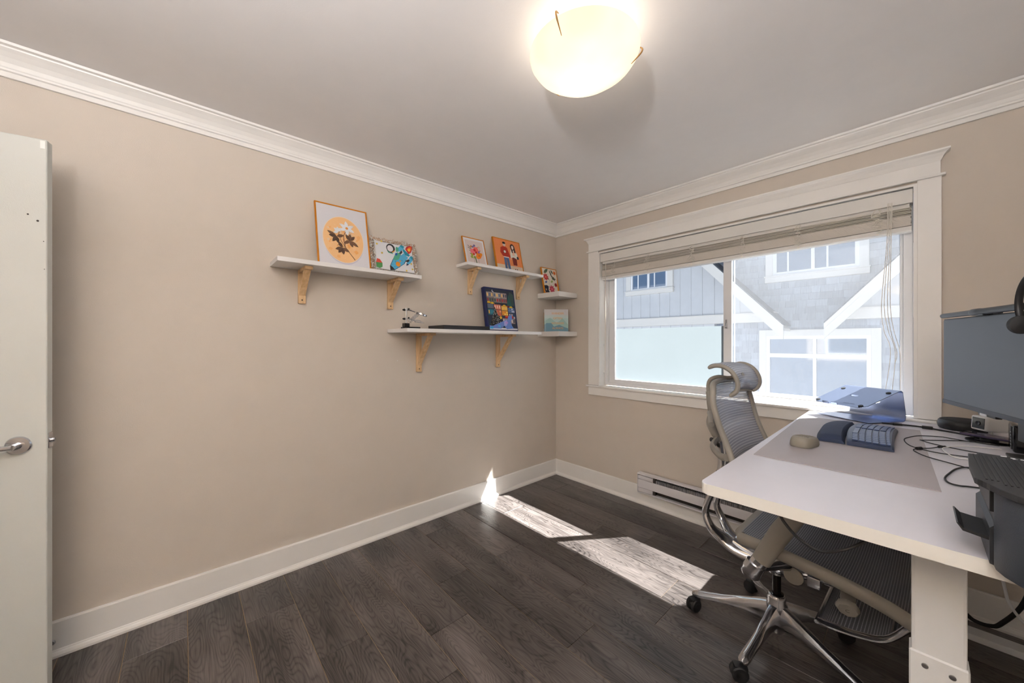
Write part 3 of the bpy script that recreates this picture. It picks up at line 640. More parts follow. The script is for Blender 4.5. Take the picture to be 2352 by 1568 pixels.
A.ell(.69, .05, .02, .03, (30, 24, 26)); A.ell(.76, .05, .02, .03, (30, 24, 26))
A.poly([(.56, .42), (.62, .44), (.68, .46), (.80, .42), (.86, .46), (.84, .60), (.76, .72), (.68, .75), (.60, .70), (.57, .56)], (232, 226, 214)); A.poly([(.65, .52), (.74, .52), (.74, .66), (.65, .66)], (240, 196, 170))
A.ell(.69, .80, .085, .10, (58, 26, 30)); A.poly([(.61, .80), (.64, .62), (.69, .60), (.68, .78)], (58, 26, 30)); A.poly([(.72, .80), (.74, .62), (.80, .62), (.775, .82)], (58, 26, 30)); A.ell(.692, .79, .042, .065, (240, 214, 200))
A.ell(.85, .46, .04, .05, (30, 40, 52)); A.line([(.55, .42), (.58, .37)], .03, (236, 200, 180))
A.done('print', t)

t, A = framed('framed_print', -.262, -.050, 1.7555, 2.003, .095, .045, .007, .016, 'small gold-framed floral leaf print on the upper corner shelf')
A.rect(0, 0, 1, 1, (232, 224, 212))
for x, y, a, l, w_, c in ((.10, .80, 35, .40, .08, (84, 104, 76)), (.50, .98, -70, .50, .04, (60, 72, 60)), (.62, .98, -60, .26, .05, (70, 84, 64)), (.60, .60, 0, .30, .045, (84, 96, 64)), (.66, .72, -55, .30, .05, (60, 70, 50)), (.50, .44, 30, .22, .06, (160, 176, 110)), (.40, .52, 110, .18, .03, (130, 140, 90)), (.08, .40, 20, .20, .05, (90, 110, 170))): A.leaf(x, y, a, l, w_, c)
A.line([(.6, .72), (.8, .66), (.96, .56)], .014, (50, 50, 44)); A.line([(.36, .2), (.38, .45), (.48, .56)], .012, (120, 130, 90))
for x, y, r_, c, c2 in ((.20, .64, .20, (200, 66, 66), (240, 130, 110)), (.52, .16, .22, (206, 70, 96), (236, 120, 130)), (.86, .86, .12, (224, 120, 50), (180, 60, 40)), (.84, .36, .12, (160, 40, 40), (110, 26, 30))):
    for k in range(8): A.leaf(x, y, k*45+10, r_, r_*.24, c)
    A.ell(x, y, r_*.25, r_*.25, c2, n=12)
A.poly([(.0, .28), (.20, .30), (.30, .26), (.26, .12), (.32, .0), (.04, .0), (.0, .1)], (30, 36, 60)); A.ell(.10, .12, .05, .05, (190, 180, 160)); A.poly([(.9, 0), (1, 0), (1, .7), (.94, .4)], (236, 150, 40))
A.done('print', t)

# deep navy puzzle box standing on the long shelf
t = thing('puzzle_box', (.1, -.79, 1.385), 'navy box with a snowy city and Christmas tree picture on its front', 'box')
y0, y1, z0, z1, xb, xt = -.952, -.628, 1.3855, 1.746, .125, .062
V = Vector((xt-xb, 0, z1-z0)); hg = V.length; V.normalize(); N = TY.cross(V); O = Vector((xb, y0, z0))
part('lid', 'navy', t, lambda bm: obox(bm, O+TY*(y1-y0)/2+V*(hg/2)-N*.018, TY, V, N, (y1-y0)/2, hg/2, .018, .001, seg=1))
A = Art(O+TY*.012+V*.012, TY, V, (y1-y0)-.024, hg-.024)
A.rect(0, 0, 1, 1, (40, 46, 66)); A.ell(.26, .955, .035, .035, (236, 236, 240)); A.ell(.275, .965, .03, .03, (30, 38, 80))
rr = random.Random(11)
def facade(x0, x1, y0, y1, c, cw, nx, ny):
    A.rect(x0, y0, x1, y1, c)
    for i in range(nx):
        for j in range(ny):
            xa = x0+(i+.25)*(x1-x0)/nx; ya = y0+(j+.2)*(y1-y0)/ny; A.rect(xa, ya, xa+(x1-x0)/nx*.55, ya+(y1-y0)/ny*.6, cw if isinstance(cw, tuple) else rr.choice(cw))
cwin = [(60, 70, 90), (240, 200, 120), (90, 110, 140)]
for (x0, x1, c) in ((.02, .25, (150, 140, 140)), (.26, .52, (176, 166, 160)), (.53, .74, (170, 150, 146))): facade(x0, x1, .79, .92, c, cwin, 3, 1); facade(x0, x1, .67, .79, tuple(int(v*.8) for v in c), [(200, 40, 44), (60, 80, 80), (230, 220, 210), (150, 50, 60)], 3, 1)
A.poly([(.86, .97), (.72, .62), (1, .62), (1, .9)], (56, 80, 76)); A.poly([(.80, .90), (.72, .60), (.92, .60)], (40, 92, 92))
for x, y in ((.08, .66), (.20, .645), (.62, .60), (.86, .575)): A.rect(x-.06, y-.018, x+.06, y+.012, (240, 196, 40)); A.rect(x-.035, y+.012, x+.035, y+.03, (220, 176, 36)); A.ell(x-.035, y-.018, .014, .014, (20, 20, 26), n=8); A.ell(x+.035, y-.018, .014, .014, (20, 20, 26), n=8)
A.rect(.70, .575, .80, .61, (130, 26, 36))
facade(.02, .22, .52, .63, (110, 112, 124), cwin, 3, 1); facade(.24, .48, .50, .62, (214, 120, 96), (244, 200, 180), 3, 1); facade(.50, .72, .48, .60, (220, 160, 60), [(250, 220, 120), (90, 60, 40)], 4, 1); facade(.74, .98, .44, .56, (120, 140, 180), [(40, 80, 140), (230, 230, 240)], 4, 2)
facade(.02, .22, .36, .50, (44, 110, 130), [(240, 180, 60), (60, 150, 170)], 3, 1); facade(.24, .48, .34, .49, (190, 110, 84), [(244, 180, 130), (210, 90, 60)], 3, 2); facade(.50, .72, .36, .47, (240, 176, 60), [(250, 226, 130), (220, 110, 40)], 3, 2); facade(.74, .98, .28, .42, (60, 90, 120), [(30, 50, 90), (220, 190, 190)], 3, 2)
A.rect(.60, .30, .90, .355, (200, 24, 30)); A.rect(.62, .335, .88, .345, (240, 160, 70)); facade(.50, .95, .16, .29, (150, 130, 130), [(230, 220, 214), (70, 80, 90)], 6, 1); A.star(.44, .30, .06, (240, 196, 60))
A.rect(.02, .0, .50, .16, (44, 74, 80))
A.poly([(.26, .56), (.31, .46), (.29, .46), (.37, .34), (.34, .34), (.45, .18), (.48, .10), (.04, .10), (.08, .20), (.17, .34), (.15, .34), (.22, .46), (.20, .46)], (22, 26, 30))
for i in range(110):
    yy = rr.uniform(.12, .52); hw = .20*(1-(yy-.10)/.48); A.ell(.26+rr.uniform(-hw, hw), yy, .007, .007, rr.choice([(240, 240, 240), (220, 190, 140), (190, 200, 220)]), n=6)
A.poly([(0, .0), (1, .0), (1, .04), (.3, .05), (0, .06)], (226, 226, 236)); A.poly([(.0, .10), (.12, .09), (.36, .17), (.52, .22), (.60, .26), (.66, .24), (.70, .34), (.78, .38), (.84, .36), (.84, .28), (.78, .22), (.80, .12), (.86, .04), (.60, .02), (.52, .10), (.40, .03), (.02, .03)], (110, 140, 214)); A.poly([(.52, .20), (.62, .25), (.66, .18), (.60, .10), (.52, .10)], (170, 170, 226)); A.poly([(.0, .05), (.12, .08), (.12, .02), (.0, .02)], (50, 170, 226)); A.ell(.62, .18, .05, .03, (190, 150, 220)); A.ell(.34, .09, .05, .03, (80, 180, 230)); A.ell(.42, .06, .012, .012, (30, 40, 90)); A.ell(.77, .07, .03, .02, (60, 140, 220))
A.done('cover_print', t)

# lace pillow with a child's rocket drawing
t = thing('lace_pillow', (.1, -1.69, 1.738), 'small white pillow with a blue rocket drawing and beaded lace border', 'pillow')
y0, y1, z0, z1, xb, xt = -1.862, -1.540, 1.7375, 1.985, .100, .045
V = Vector((xt-xb, 0, z1-z0)); hg = V.length; V.normalize(); N = TY.cross(V); O = Vector((xb, y0, z0)); wd = y1-y0
def cush(bm):
    rows = []
    for i in range(13):
        r_ = []
        for j in range(17):
            u, v = j/16, i/12; pinch = 1-.05*math.sin(PI*u)*0; bu = math.sin(PI*u)**.5*math.sin(PI*v)**.5
            du = .030*math.sin(PI*v)*(1 if u < .5 else -1)*abs(2*u-1)**3*.5; dv = .030*math.sin(PI*u)*(1 if v < .5 else -1)*abs(2*v-1)**3*.5
            r_.append((u+du, v+dv, bu))
        rows.append(r_)
    P = lambda q, s_: O+TY*(.028+q[0]*(wd-.056))+V*(.026+q[1]*(hg-.052))+N*(q[2]*.016*s_-.017)
    grid(bm, [[P(q, 1) for q in r_] for r_ in rows]); grid(bm, [[P(q, -1) for q in r_] for r_ in rows]); bmesh.ops.remove_doubles(bm, verts=bm.verts, dist=.0004)
part('cushion', 'white_plastic', t, cush, True)
def lace(bm):
    rr = random.Random(5)
    for k in range(620):
        s_ = rr.random()*4; e = rr.random(); d = rr.uniform(0, .030); wob = .004*math.sin(e*40)
        if s_ < 1: p = (e*wd, d+wob)
        elif s_ < 2: p = (e*wd, hg-d+wob)
        elif s_ < 3: p = (d+wob, e*hg)
        else: p = (wd-d+wob, e*hg)
        c = O+TY*p[0]+V*max(p[1], .002)+N*rr.uniform(-.012, -.002); r_ = rr.uniform(.0026, .0048); n0 = len(bm.faces)
        bmesh.ops.create_icosphere(bm, subdivisions=1, radius=r_, matrix=Matrix.Translation(c))
        if k % 5 < 2:
            bm.faces.ensure_lookup_table()
            for q in range(n0, len(bm.faces)): bm.faces[q].material_index = 1
    for (a, b, c, d) in ((0, 0, 1, .09), (0, .91, 1, 1), (0, .09, .07, .91), (.93, .09, 1, .91)):
        obox(bm, O+TY*wd*(a+c)/2+V*hg*(b+d)/2-N*.017, TY, V, N, wd*(c-a)/2-.002, hg*(d-b)/2-.001, .002, mi=1)
lo_ = part('lace_border', ['valance', 'tan_bead'], t, lace, True); tag(lo_, 'beaded cream lace border', kind='stuff')
A = Art(O+TY*.030+V*.030+N*.0002, TY, V, wd-.060, hg-.060); A.k = 20
A.poly([(.0, .02), (.3, .0), (.7, .02), (1, .0), (.98, .5), (1, 1), (.6, .97), (.3, .98), (.0, 1), (.02, .5)], (226, 226, 230))
BL, TL, DK = (84, 176, 216), (40, 150, 176), (60, 56, 60)
A.poly([(.36, .02), (.46, .02), (.74, .30), (.80, .44), (.70, .62), (.60, .60), (.44, .42), (.36, .20)], (30, 60, 100)); A.poly([(.375, .04), (.45, .03), (.73, .31), (.785, .44), (.70, .605), (.60, .59), (.45, .41), (.375, .20)], BL)
A.poly([(.345, .18), (.345, .0), (.47, .03), (.42, .12)], DK); A.poly([(.66, .58), (.80, .44), (.86, .56), (.74, .70)], BL); A.poly([(.72, .80), (.76, .86), (.92, .66), (.88, .60), (.78, .64)], TL)
A.poly([(.56, .72), (.58, .84), (.70, 1.0), (.78, .96), (.76, .86), (.66, .74)], BL); A.poly([(.66, .93), (.69, 1.0), (.78, .95), (.74, .88)], TL); A.poly([(.80, .28), (.82, .40), (.92, .62), (1.0, .60), (.98, .48), (.90, .34)], BL); A.poly([(.92, .58), (.95, .66), (1.0, .58), (.97, .50)], TL); A.poly([(.79, .24), (.80, .34), (.87, .30)], (50, 50, 80))
A.poly([(.64, .60), (.62, .68), (.70, .80), (.72, .72)], DK); A.poly([(.76, .40), (.86, .50), (.90, .46), (.84, .38)], DK)
A.poly([(.80, .86), (.84, .96), (.94, 1.03), (1.0, 1.0), (.99, .88), (.95, .76), (.88, .70)], (206, 40, 44)); A.poly([(.84, .86), (.90, .95), (.97, .98), (.96, .86), (.91, .76)], (240, 130, 40)); A.poly([(.87, .86), (.92, .91), (.94, .86), (.90, .80)], (250, 206, 60))
A.ell(.565, .26, .062, .066, (236, 150, 40)); A.ell(.63, .38, .022, .022, (236, 140, 60))
for x, y in ((.42, .22), (.47, .15), (.54, .10), (.50, .33), (.68, .42), (.74, .36), (.60, .15)): A.ell(x, y, .008, .008, (20, 50, 90), n=8)
GR = (84, 170, 140)
A.poly([(.44, .42), (.50, .58), (.58, .70), (.66, .64), (.60, .44), (.50, .38)], GR); A.poly([(.54, .70), (.54, .86), (.58, .90), (.62, .84), (.60, .72)], GR); A.poly([(.30, .70), (.34, .62), (.46, .60), (.44, .66), (.34, .72)], GR); A.poly([(.50, .60), (.54, .68), (.58, .62), (.54, .56)], (30, 90, 170))
A.ell(.405, .80, .115, .12, (48, 46, 50)); A.ell(.39, .79, .078, .086, (232, 226, 230)); A.line([(.44, .66), (.51, .74)], .014, (240, 170, 60))
A.poly([(.0, .22), (.03, .36), (.10, .34), (.155, .22)], (224, 80, 64)); A.poly([(.0, .22), (.155, .22), (.15, .08), (.08, .02), (.0, .05)], (84, 150, 90))
for x, y in ((.06, .88), (.18, 1.0), (.17, .58), (.93, .34), (.95, .14), (.78, .06)): A.star(x, y, .036, (226, 190, 40))
A.done('rocket_print', t)

# mountain book in the corner
t = thing('spiral_book', (.16, -.19, 1.3965), 'square spiral-bound book with teal mountains and orange words on the lower corner shelf', 'book')
P0 = Vector((.085, -.262, 1.3968)); P1 = Vector((.230, -.090, 1.3968)); U = (P1-P0); bw_ = U.length; U.normalize(); back = Vector((-U.y, U.x, 0)); V = (Vector((0, 0, .206))+back*.012).normalized(); bh_ = .206; N = U.cross(V)
part('cover', 'white_plastic', t, lambda bm: obox(bm, P0+U*bw_/2+V*bh_/2-N*.011, U, V, N, bw_/2, bh_/2, .011, .001, seg=1))
A = Art(P0+N*0, U, V, bw_, bh_)
A.rect(0, 0, 1, 1, (206, 202, 202)); A.rect(0, 0, 1, .74, (196, 208, 204)); A.rect(0, 0, 1, .60, (180, 204, 200))
A.poly([(0, 0), (1, 0), (1, .3), (.76, .60), (.62, .46), (.5, .40), (.3, .58), (.24, .62), (0, .46)], (158, 190, 184)); A.poly([(0, 0), (1, 0), (1, .14), (.84, .20), (.62, .30), (.4, .22), (.30, .38), (.1, .38), (0, .3)], (106, 146, 164)); A.rect(.05, 0, .06, 1, (190, 196, 196))
A.done('cover_print', t)
def rings(bm):
    for i in range(22):
        c = P0+V*(.03+i*.0068)-N*.008; tube(bm, [c+U*.004+N*.010, c-U*.005+N*.004, c-U*.006-N*.006, c+U*.004-N*.014], .0012, 5, 3)
part('spiral_binding', 'film_brass', t, rings, True)
def text(s, name, parent, O, U, V, size, m, ext=.0003):
    cu = bpy.data.curves.new(name, 'FONT'); cu.body = s; cu.size = size; cu.align_x = 'CENTER'; cu.extrude = ext
    tmp = bpy.data.objects.new(name, cu); COL.objects.link(tmp)
    me = bpy.data.meshes.new_from_object(tmp.evaluated_get(bpy.context.evaluated_depsgraph_get())); bpy.data.objects.remove(tmp)
    U = Vector(U).normalized(); V = Vector(V).normalized(); N_ = U.cross(V); org = ORG[parent.name]
    mt = Matrix((( U.x, V.x, N_.x, O[0]-org.x), (U.y, V.y, N_.y, O[1]-org.y), (U.z, V.z, N_.z, O[2]-org.z), (0, 0, 0, 1)))
    me.transform(mt); me.materials.clear(); me.materials.append(M[m]); me.name = name
    o = bpy.data.objects.new(name, me); COL.objects.link(o); o.parent = parent; ORG[o.name] = org.copy(); return o
M['orange_ink'] = mat('orange_ink', srgb(226, 160, 60), .5, vary=.03)
M['red_ink'] = mat('red_ink', srgb(200, 60, 40), .5, vary=.03)
M['white_ink'] = mat('white_ink', srgb(225, 228, 232), .5, vary=.03)
M['dark_ink'] = mat('dark_ink', srgb(50, 56, 72), .5, vary=.03)
for i, s_ in enumerate(('WANDER', 'OFTEN', 'WONDER', 'ALWAYS')): text(s_, 'title_word', t, P0+U*(bw_*.56)+V*(.160-i*.046)+N*.0012, U, V, .0265, 'orange_ink')

# black box and helping-hand magnifier on the long shelf
bm = B(); box(bm, (.020, -1.425, 1.3848), (.235, -1.03, 1.4150), .002, 1); tag(finish('flat_box', bm, 'blackbox', None, at=(.12, -1.22, 1.3848)), 'flat black box lying on the long low shelf beside the navy box', 'box')
hx, hy, hz = .17, -1.665, 1.3845
t = thing('magnifier_stand', (hx, hy, hz), 'metal helping-hand stand with magnifying lens and clips on a black base', 'magnifier stand')
part('base', 'black_gloss', t, lambda bm: (box(bm, (hx-.045, hy-.020, hz+.0005), (hx+.045, hy+.075, hz+.012), .003), box(bm, (hx-.02, hy-.022, hz+.012), (hx+.02, hy+.012, hz+.036), .003)))
part('post', 'chrome', t, lambda bm: tube(bm, [(hx, hy-.004, hz+.03), (hx, hy-.004, hz+.135)], .0045, 10, 1), True)
for q in (.122, .064):
    part('knob', 'rubber', t, lambda bm: lathe(bm, [(.004, -.02), (.0045, -.018), (.007, -.012), (.007, -.004)], (hx, hy-.008, hz+q), (0, 1, 0), 12), True)
    part('top_knob', 'rubber', t, lambda bm: lathe(bm, [(.006, 0), (.006, .008)], (hx, hy+.014, hz+q+.004), (0, 0, 1), 10), True)
    part('arm', 'chrome', t, lambda bm: (tube(bm, [(hx, hy-.012, hz+q), (hx, hy+.03, hz+q)], .0035, 8, 1), tube(bm, [(hx, hy+.02, hz+q), (hx, hy+.06, hz+q-.010)], .003, 8, 1)), True)
part('alligator_clip', 'chrome', t, lambda bm: [tube(bm, [(hx+.002, hy+.055, hz+.052+s_*.004), (hx+.002, hy+.085, hz+.050+s_*.006), (hx+.004, hy+.125, hz+.040)], [.003, .0035, .001], 6, 3) for s_ in (-1, 1)], True)
def coil(bm):
    P = []
    for i in range(90):
        a = i/90*2*PI*9; s_ = i/90; r_ = .012; c = Vector((hx, hy+.018+.062*s_, hz+.045+.055*s_)); d = Vector((0, .75, .66)); u = Vector((1, 0, 0)); v = d.cross(u); P.append(c+u*math.cos(a)*r_+v*math.sin(a)*r_)
    tube(bm, P, .0013, 5, 1, smooth=False)
part('coil_holder', 'chrome', t, coil, True)
ax = Vector((.15, .28, .95)).normalized(); lc = Vector((hx+.01, hy+.100, hz+.098))
part('lens_ring', 'chrome', t, lambda bm: lathe(bm, [(.034, -.005), (.037, -.005), (.037, .005), (.034, .005), (.034, -.005)], lc, ax, 32, False), True)
part('lens', 'glass', t, lambda bm: lathe(bm, [(.034, -.001), (.030, -.004), (.002, -.006), (.002, .006), (.030, .004), (.034, .001)], lc, ax, 32, True), True)
bm = B(); lathe(bm, [(.002, 0), (.004, .004), (.003, .006)], (.0005, -1.653, 1.170), (1, 0, 0), 10); tag(finish('wall_plug', bm, 'white_plastic', None, at=(0, -1.653, 1.17)), 'tiny white wall plug left in the beige wall under the long shelf', 'wall plug')

# ---------------------------------------------------------------- standing desk
DZ = .90; DX0, DX1, DY0, DY1 = 1.977, 2.742, -1.657, -.040
desk = thing('standing_desk', (2.36, -.85, 0), 'white raised standing desk reaching from the window wall', 'desk')
def rrect(x0, x1, y0, y1, r, n=6, corners=(1, 1, 1, 1)):
    P = []
    for (cx, cy, a0, on_) in ((x1-r, y1-r, 0, corners[0]), (x0+r, y1-r, 90, corners[1]), (x0+r, y0+r, 180, corners[2]), (x1-r, y0+r, 270, corners[3])):
        for k in range(n+1):
            a = math.radians(a0+90*k/n); P.append((cx+r*math.cos(a), cy+r*math.sin(a)))
    return P
def slab(bm, P, z0, z1, bev=0, mi=0, mi_top=None, segs=2):
    fs = prism(bm, [(x, y, z0) for x, y in P], (0, 0, z1-z0), mi)
    if bev:
        es = [e for f in fs[:2] for e in f.edges]; bmesh.ops.bevel(bm, geom=list(set(es)), offset=bev, segments=segs, profile=.6, affect='EDGES')
def top(bm):
    slab(bm, rrect(DX0, DX1, DY0, DY1, .022), DZ-.030, DZ, .003); bm.normal_update()
    for f in bm.faces: f.material_index = 0 if abs(f.normal.z) > .5 else 1
part('tabletop', ['desk', 'desk_edge'], desk, top)
for x in (2.28, 2.53): part('frame_rail', 'leg', desk, lambda bm: box(bm, (x, -1.44, .832), (x+.03, -.21, .862), .002, 1))
for y in (-1.48, -.17): part('frame_support', 'leg', desk, lambda bm: box(bm, (2.10, y-.035, .838), (2.66, y+.035, .8695), .004, 2))
for y in (-1.475, -.165):
    o = part('leg', 'leg', desk, lambda bm: box(bm, (2.381, y-.022, .58), (2.463, y+.022, .866), .006, 2))
    part('lower_leg', 'leg', o, lambda bm: box(bm, (2.3775, y-.0255, .028), (2.4665, y+.0255, .592), .003, 1))
    part('leg_plate', 'leg', o, lambda bm: box(bm, (2.362, y-.045, .856), (2.482, y+.045, .8698), .005, 2))
    for x in (2.402, 2.442): part('bolt', 'satin', o, lambda bm: lathe(bm, [(.0055, 0), (.0055, .0015), (.004, .002)], (x, y-.0255, .566), (0, -1, 0), 14))
    part('foot', 'leg', desk, lambda bm: box(bm, (2.06, y-.036, .0), (2.76, y+.036, .028), .005, 2))
part('control_cable', 'rubber', desk, lambda bm: tube(bm, [(2.155, -1.60, .868), (2.161, -1.62, .851), (2.191, -1.62, .817), (2.225, -1.62, .801), (2.249, -1.62, .804), (2.279, -1.62, .822), (2.31, -1.60, .845), (2.33, -1.58, .868)], .0035, 8, 6), True)
bm = B(); slab(bm, [(2.006, -1.252), (2.434, -1.258), (2.402, -.30), (1.983, -.285)], DZ+.0005, DZ+.0030)
tag(finish('desk_mat', bm, 'mat_leather', None, at=(2.2, -.77, DZ)), 'taupe leather-look desk mat under the keyboard and mouse', 'desk mat')

# laptop stand: one bent aluminium sheet
ls = thing('laptop_stand', (2.18, -.2, DZ), 'grey bent aluminium laptop stand tinted for reflected sky, with a leaf-shaped slot, at the window end of the desk', 'laptop stand')
yw = .983; d = Vector((math.cos(yw), math.sin(yw), 0)); nn = Vector((-d.y, d.x, 0)); o_ = Vector((2.113, -.242, 0))
prof = [(-.012, .972), (0, .978), (.208, 1.056), (.222, 1.0585), (.231, 1.050), (.246, .960), (.249, .925), (.243, .908), (.230, .9045), (.03, .9045)]
PP = [Vector((a, 0, b)) for a, b in prof]
hw = .1285
def ls_sheet(bm):
    # sheet as quads across the width; the leaf slot and cable hole are real openings
    def surf(a, b, l0, l1, nu, nv, hole=None, round_=0):
        a0, z0 = a; a1, z1 = b
        V_ = {}
        for i in range(nu+1):
            for j in range(nv+1):
                t = i/nu; l = l0+(l1-l0)*j/nv
                V_[i, j] = bm.verts.new(o_+d*(a0+(a1-a0)*t)+nn*l+Vector((0, 0, z0+(z1-z0)*t)))
        for i in range(nu):
            for j in range(nv):
                tc_, lc_ = (i+.5)/nu, l0+(l1-l0)*(j+.5)/nv
                if hole and hole(tc_, lc_): continue
                if round_ and i < round_:
                    q = hw-abs(lc_); e = (round_-i-.5)/nu*.22
                    if q < e*.9: continue
                bm.faces.new([V_[i, j], V_[i+1, j], V_[i+1, j+1], V_[i, j+1]])
    surf((0, .978), (.208, 1.056), -hw, hw, 44, 52, lambda t, l: (abs(t-.54-.25*l*1.2) < .035*max(0, 1-(l/.024)**2)**.8), 6)
    for a, b in zip(prof[2:], prof[3:]):
        big = (b[1] == .960)
        surf(a, b, -hw, hw, 22 if big else 1, 52, (lambda t, l: ((t-.50)*.093/.030)**2+((l)/.030)**2 < 1) if big else None)
    bmesh.ops.remove_doubles(bm, verts=bm.verts, dist=.0005)
    bmesh.ops.solidify(bm, geom=list(bm.faces), thickness=.0028)
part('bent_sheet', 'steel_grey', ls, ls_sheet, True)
tn = Vector((d.x*-.35, d.y*-.35, .936)).normalized(); tdv = (d*.208+Vector((0, 0, .078))).normalized()
for a, l in ((.02, hw-.02), (.018, -hw+.024), (.185, hw-.025), (.188, -hw+.022)):
    part('rubber_pad', 'mousegrey' if 0 else 'rubber', ls, lambda bm: lathe(bm, [(.010, 0), (.0095, .002), (.002, .0024)], o_+tdv*a+nn*l+Vector((0, 0, .978))+tn*.0012, tn, 18))
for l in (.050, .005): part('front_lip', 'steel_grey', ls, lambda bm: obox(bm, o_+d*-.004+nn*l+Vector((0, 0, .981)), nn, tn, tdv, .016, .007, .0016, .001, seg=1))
part('engraving', 'dark_ink', ls, lambda bm: [obox(bm, o_+tdv*.028+nn*(-.018-k*.0042)+Vector((0, 0, .978))+tn*.0016, nn, tdv, tn, .0014+.0004*(k % 3), .0007, .0002) for k in range(13) if k != 7])

# keyboard with wrist rest
KZ = DZ+.0032
kb = thing('keyboard', (2.27, -.645, KZ), 'dark curved ergonomic keyboard with a padded wrist rest on the desk mat', 'keyboard')
KY0, KY1 = -.862, -.428
def kz(y, x):  # raised in the middle, rising slightly away from the sitter
    t = (y-(KY0+KY1)/2)/((KY1-KY0)/2); return KZ+.020+.014*(1-t*t)-.003*(x-2.21)/.12
def kx(t): return -.012*(1-t*t)
def kbody(bm):
    rows = []; N_ = 24
    for i in range(N_+1):
        y = KY0+(KY1-KY0)*i/N_; t = 2*i/N_-1; e = .006*(abs(t) > .97)
        x0 = 2.213+kx(t); x1 = 2.338+kx(t)*.4
        rows.append([(x0, y, KZ+.001), (x0-.001, y, kz(y, x0)-.006-e), (x0+.004, y, kz(y, x0)-.001-e), (x1-.006, y, kz(y, x1)-.001-e), (x1, y, kz(y, x1)-.007-e), (x1, y, KZ+.001)])
    V_ = grid(bm, rows); bm.faces.new(V_[0]); bm.faces.new(V_[-1][::-1])
    for i in range(N_): bm.faces.new([V_[i][0], V_[i+1][0], V_[i+1][-1], V_[i][-1]])
part('keyboard_body', 'sky_tinted_plastic', kb, kbody, True)
def wrist(bm):
    rows = []; N_ = 20
    for i in range(N_+1):
        t = 2*i/N_-1; y = (KY0+KY1)/2+t*.210; e = 1-max(0, abs(t)-.9)*4; r_ = []
        x0 = 2.112+kx(t)*.6+.012*t*t; x1 = 2.207+kx(t)
        for k in range(9):
            s_ = k/8; hgt = (.004 if k in (0, 8) else .010+.016*math.sin(PI*min(s_*.62+.12, 1)))*e
            r_.append((x0+(x1-x0)*s_, y, KZ+hgt+.008*(1-t*t)*(k not in (0,))))
        rows.append([(x0+.002, y, KZ+.0005)]+r_+[(x1-.001, y, KZ+.0005)])
    V_ = grid(bm, rows); bm.faces.new(V_[0]); bm.faces.new(V_[-1][::-1])
    for i in range(N_): bm.faces.new([V_[i][0], V_[i+1][0], V_[i+1][-1], V_[i][-1]])
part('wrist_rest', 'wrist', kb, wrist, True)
def keyrow(x, y0, y1, n, dep=.0078):
    for i in range(n):
        if (y1-y0)/n*(i+.5)+y0 > 0: pass
        ya = y0+(y1-y0)*i/n+.0011; yb = y0+(y1-y0)*(i+1)/n-.0011; yc = (ya+yb)/2; t = (yc-(KY0+KY1)/2)/.217; xx = x+kx(t)*.8
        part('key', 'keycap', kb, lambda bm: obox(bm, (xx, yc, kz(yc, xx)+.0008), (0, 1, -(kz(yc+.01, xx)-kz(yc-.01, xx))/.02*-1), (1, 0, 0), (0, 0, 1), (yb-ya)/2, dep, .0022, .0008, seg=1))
for r, x in enumerate((2.236, 2.2545, 2.273, 2.2915, 2.310)):
    if r == 0:
        keyrow(x, KY0+.012, KY0+.10, 4); keyrow(x, KY0+.102, KY0+.210, 1); keyrow(x, KY0+.222, KY0+.315, 1); keyrow(x, KY0+.317, KY1-.012, 4)
    else:
        keyrow(x, KY0+.010, KY0+.198, 8); keyrow(x, KY0+.226, KY1-.008, 9)
keyrow(2.3255, KY0+.012, KY1-.012, 16, .0048)
# mouse
ms = thing('mouse', (2.105, -.985, KZ), 'taupe rounded mouse with a quilted top beside the keyboard', 'mouse')
def mouse(bm):
    rows = []
    for i, (k, h) in enumerate(((1.0, .0005), (1.04, .006), (1.02, .018), (.95, .027), (.86, .033), (.72, .0355), (.4, .0365), (.05, .037))):
        r_ = []
        for j in range(28):
            a = 2*PI*j/28; e = .62; cx_, sy_ = math.cos(a), math.sin(a); X = .034*k*math.copysign(abs(cx_)**e, cx_); Y = .054*k*math.copysign(abs(sy_)**e, sy_)
            c_, s_ = math.cos(-.25), math.sin(-.25); r_.append((2.105+X*c_-Y*s_, -.985+X*s_+Y*c_, KZ+h*(1-.25*Y/.062*.5*(h > .02))))
        r_.append(r_[0]); rows.append(r_)
    V_ = grid(bm, rows); bmesh.ops.remove_doubles(bm, verts=bm.verts, dist=.0002)
part('shell', 'mousegrey', ms, mouse, True)
def quilt(bm):
    c_, s_ = math.cos(-.25), math.sin(-.25)
    for i in range(-2, 3):
        for sg in (-1, 1):
            P = []
            for k in range(7):
                u_ = (k-3)/3*.024; X = u_*sg+i*.009; Y = (k-3)/3*.030+i*.0; X = max(-.023, min(.023, X)); h = .0372-.003*(abs(X)/.028)**2.5-.003*(abs(Y)/.045)**3
                P.append((2.105+X*c_-Y*s_, -.985+X*s_+Y*c_, KZ+h*(1-.125*Y/.062)+.0004))
            tube(bm, P, .0009, 5, 2)
part('quilted_ridges', 'mousegrey', ms, quilt, True)

# round smart speaker
sp = thing('smart_speaker', (2.535, -.118, DZ), 'black fabric-topped round puck speaker against the wall', 'speaker')
part('body', 'black', sp, lambda bm: lathe(bm, [(.068, .0005), (.076, .006), (.080, .022), (.076, .038), (.072, .042)], (2.535, -.118, DZ), (0, 0, 1), 40), True)
part('fabric_top', 'fabric_grey', sp, lambda bm: lathe(bm, [(.072, .0425), (.066, .0455), (.03, .0465), (.001, .0467)], (2.535, -.118, DZ), (0, 0, 1), 40), True)

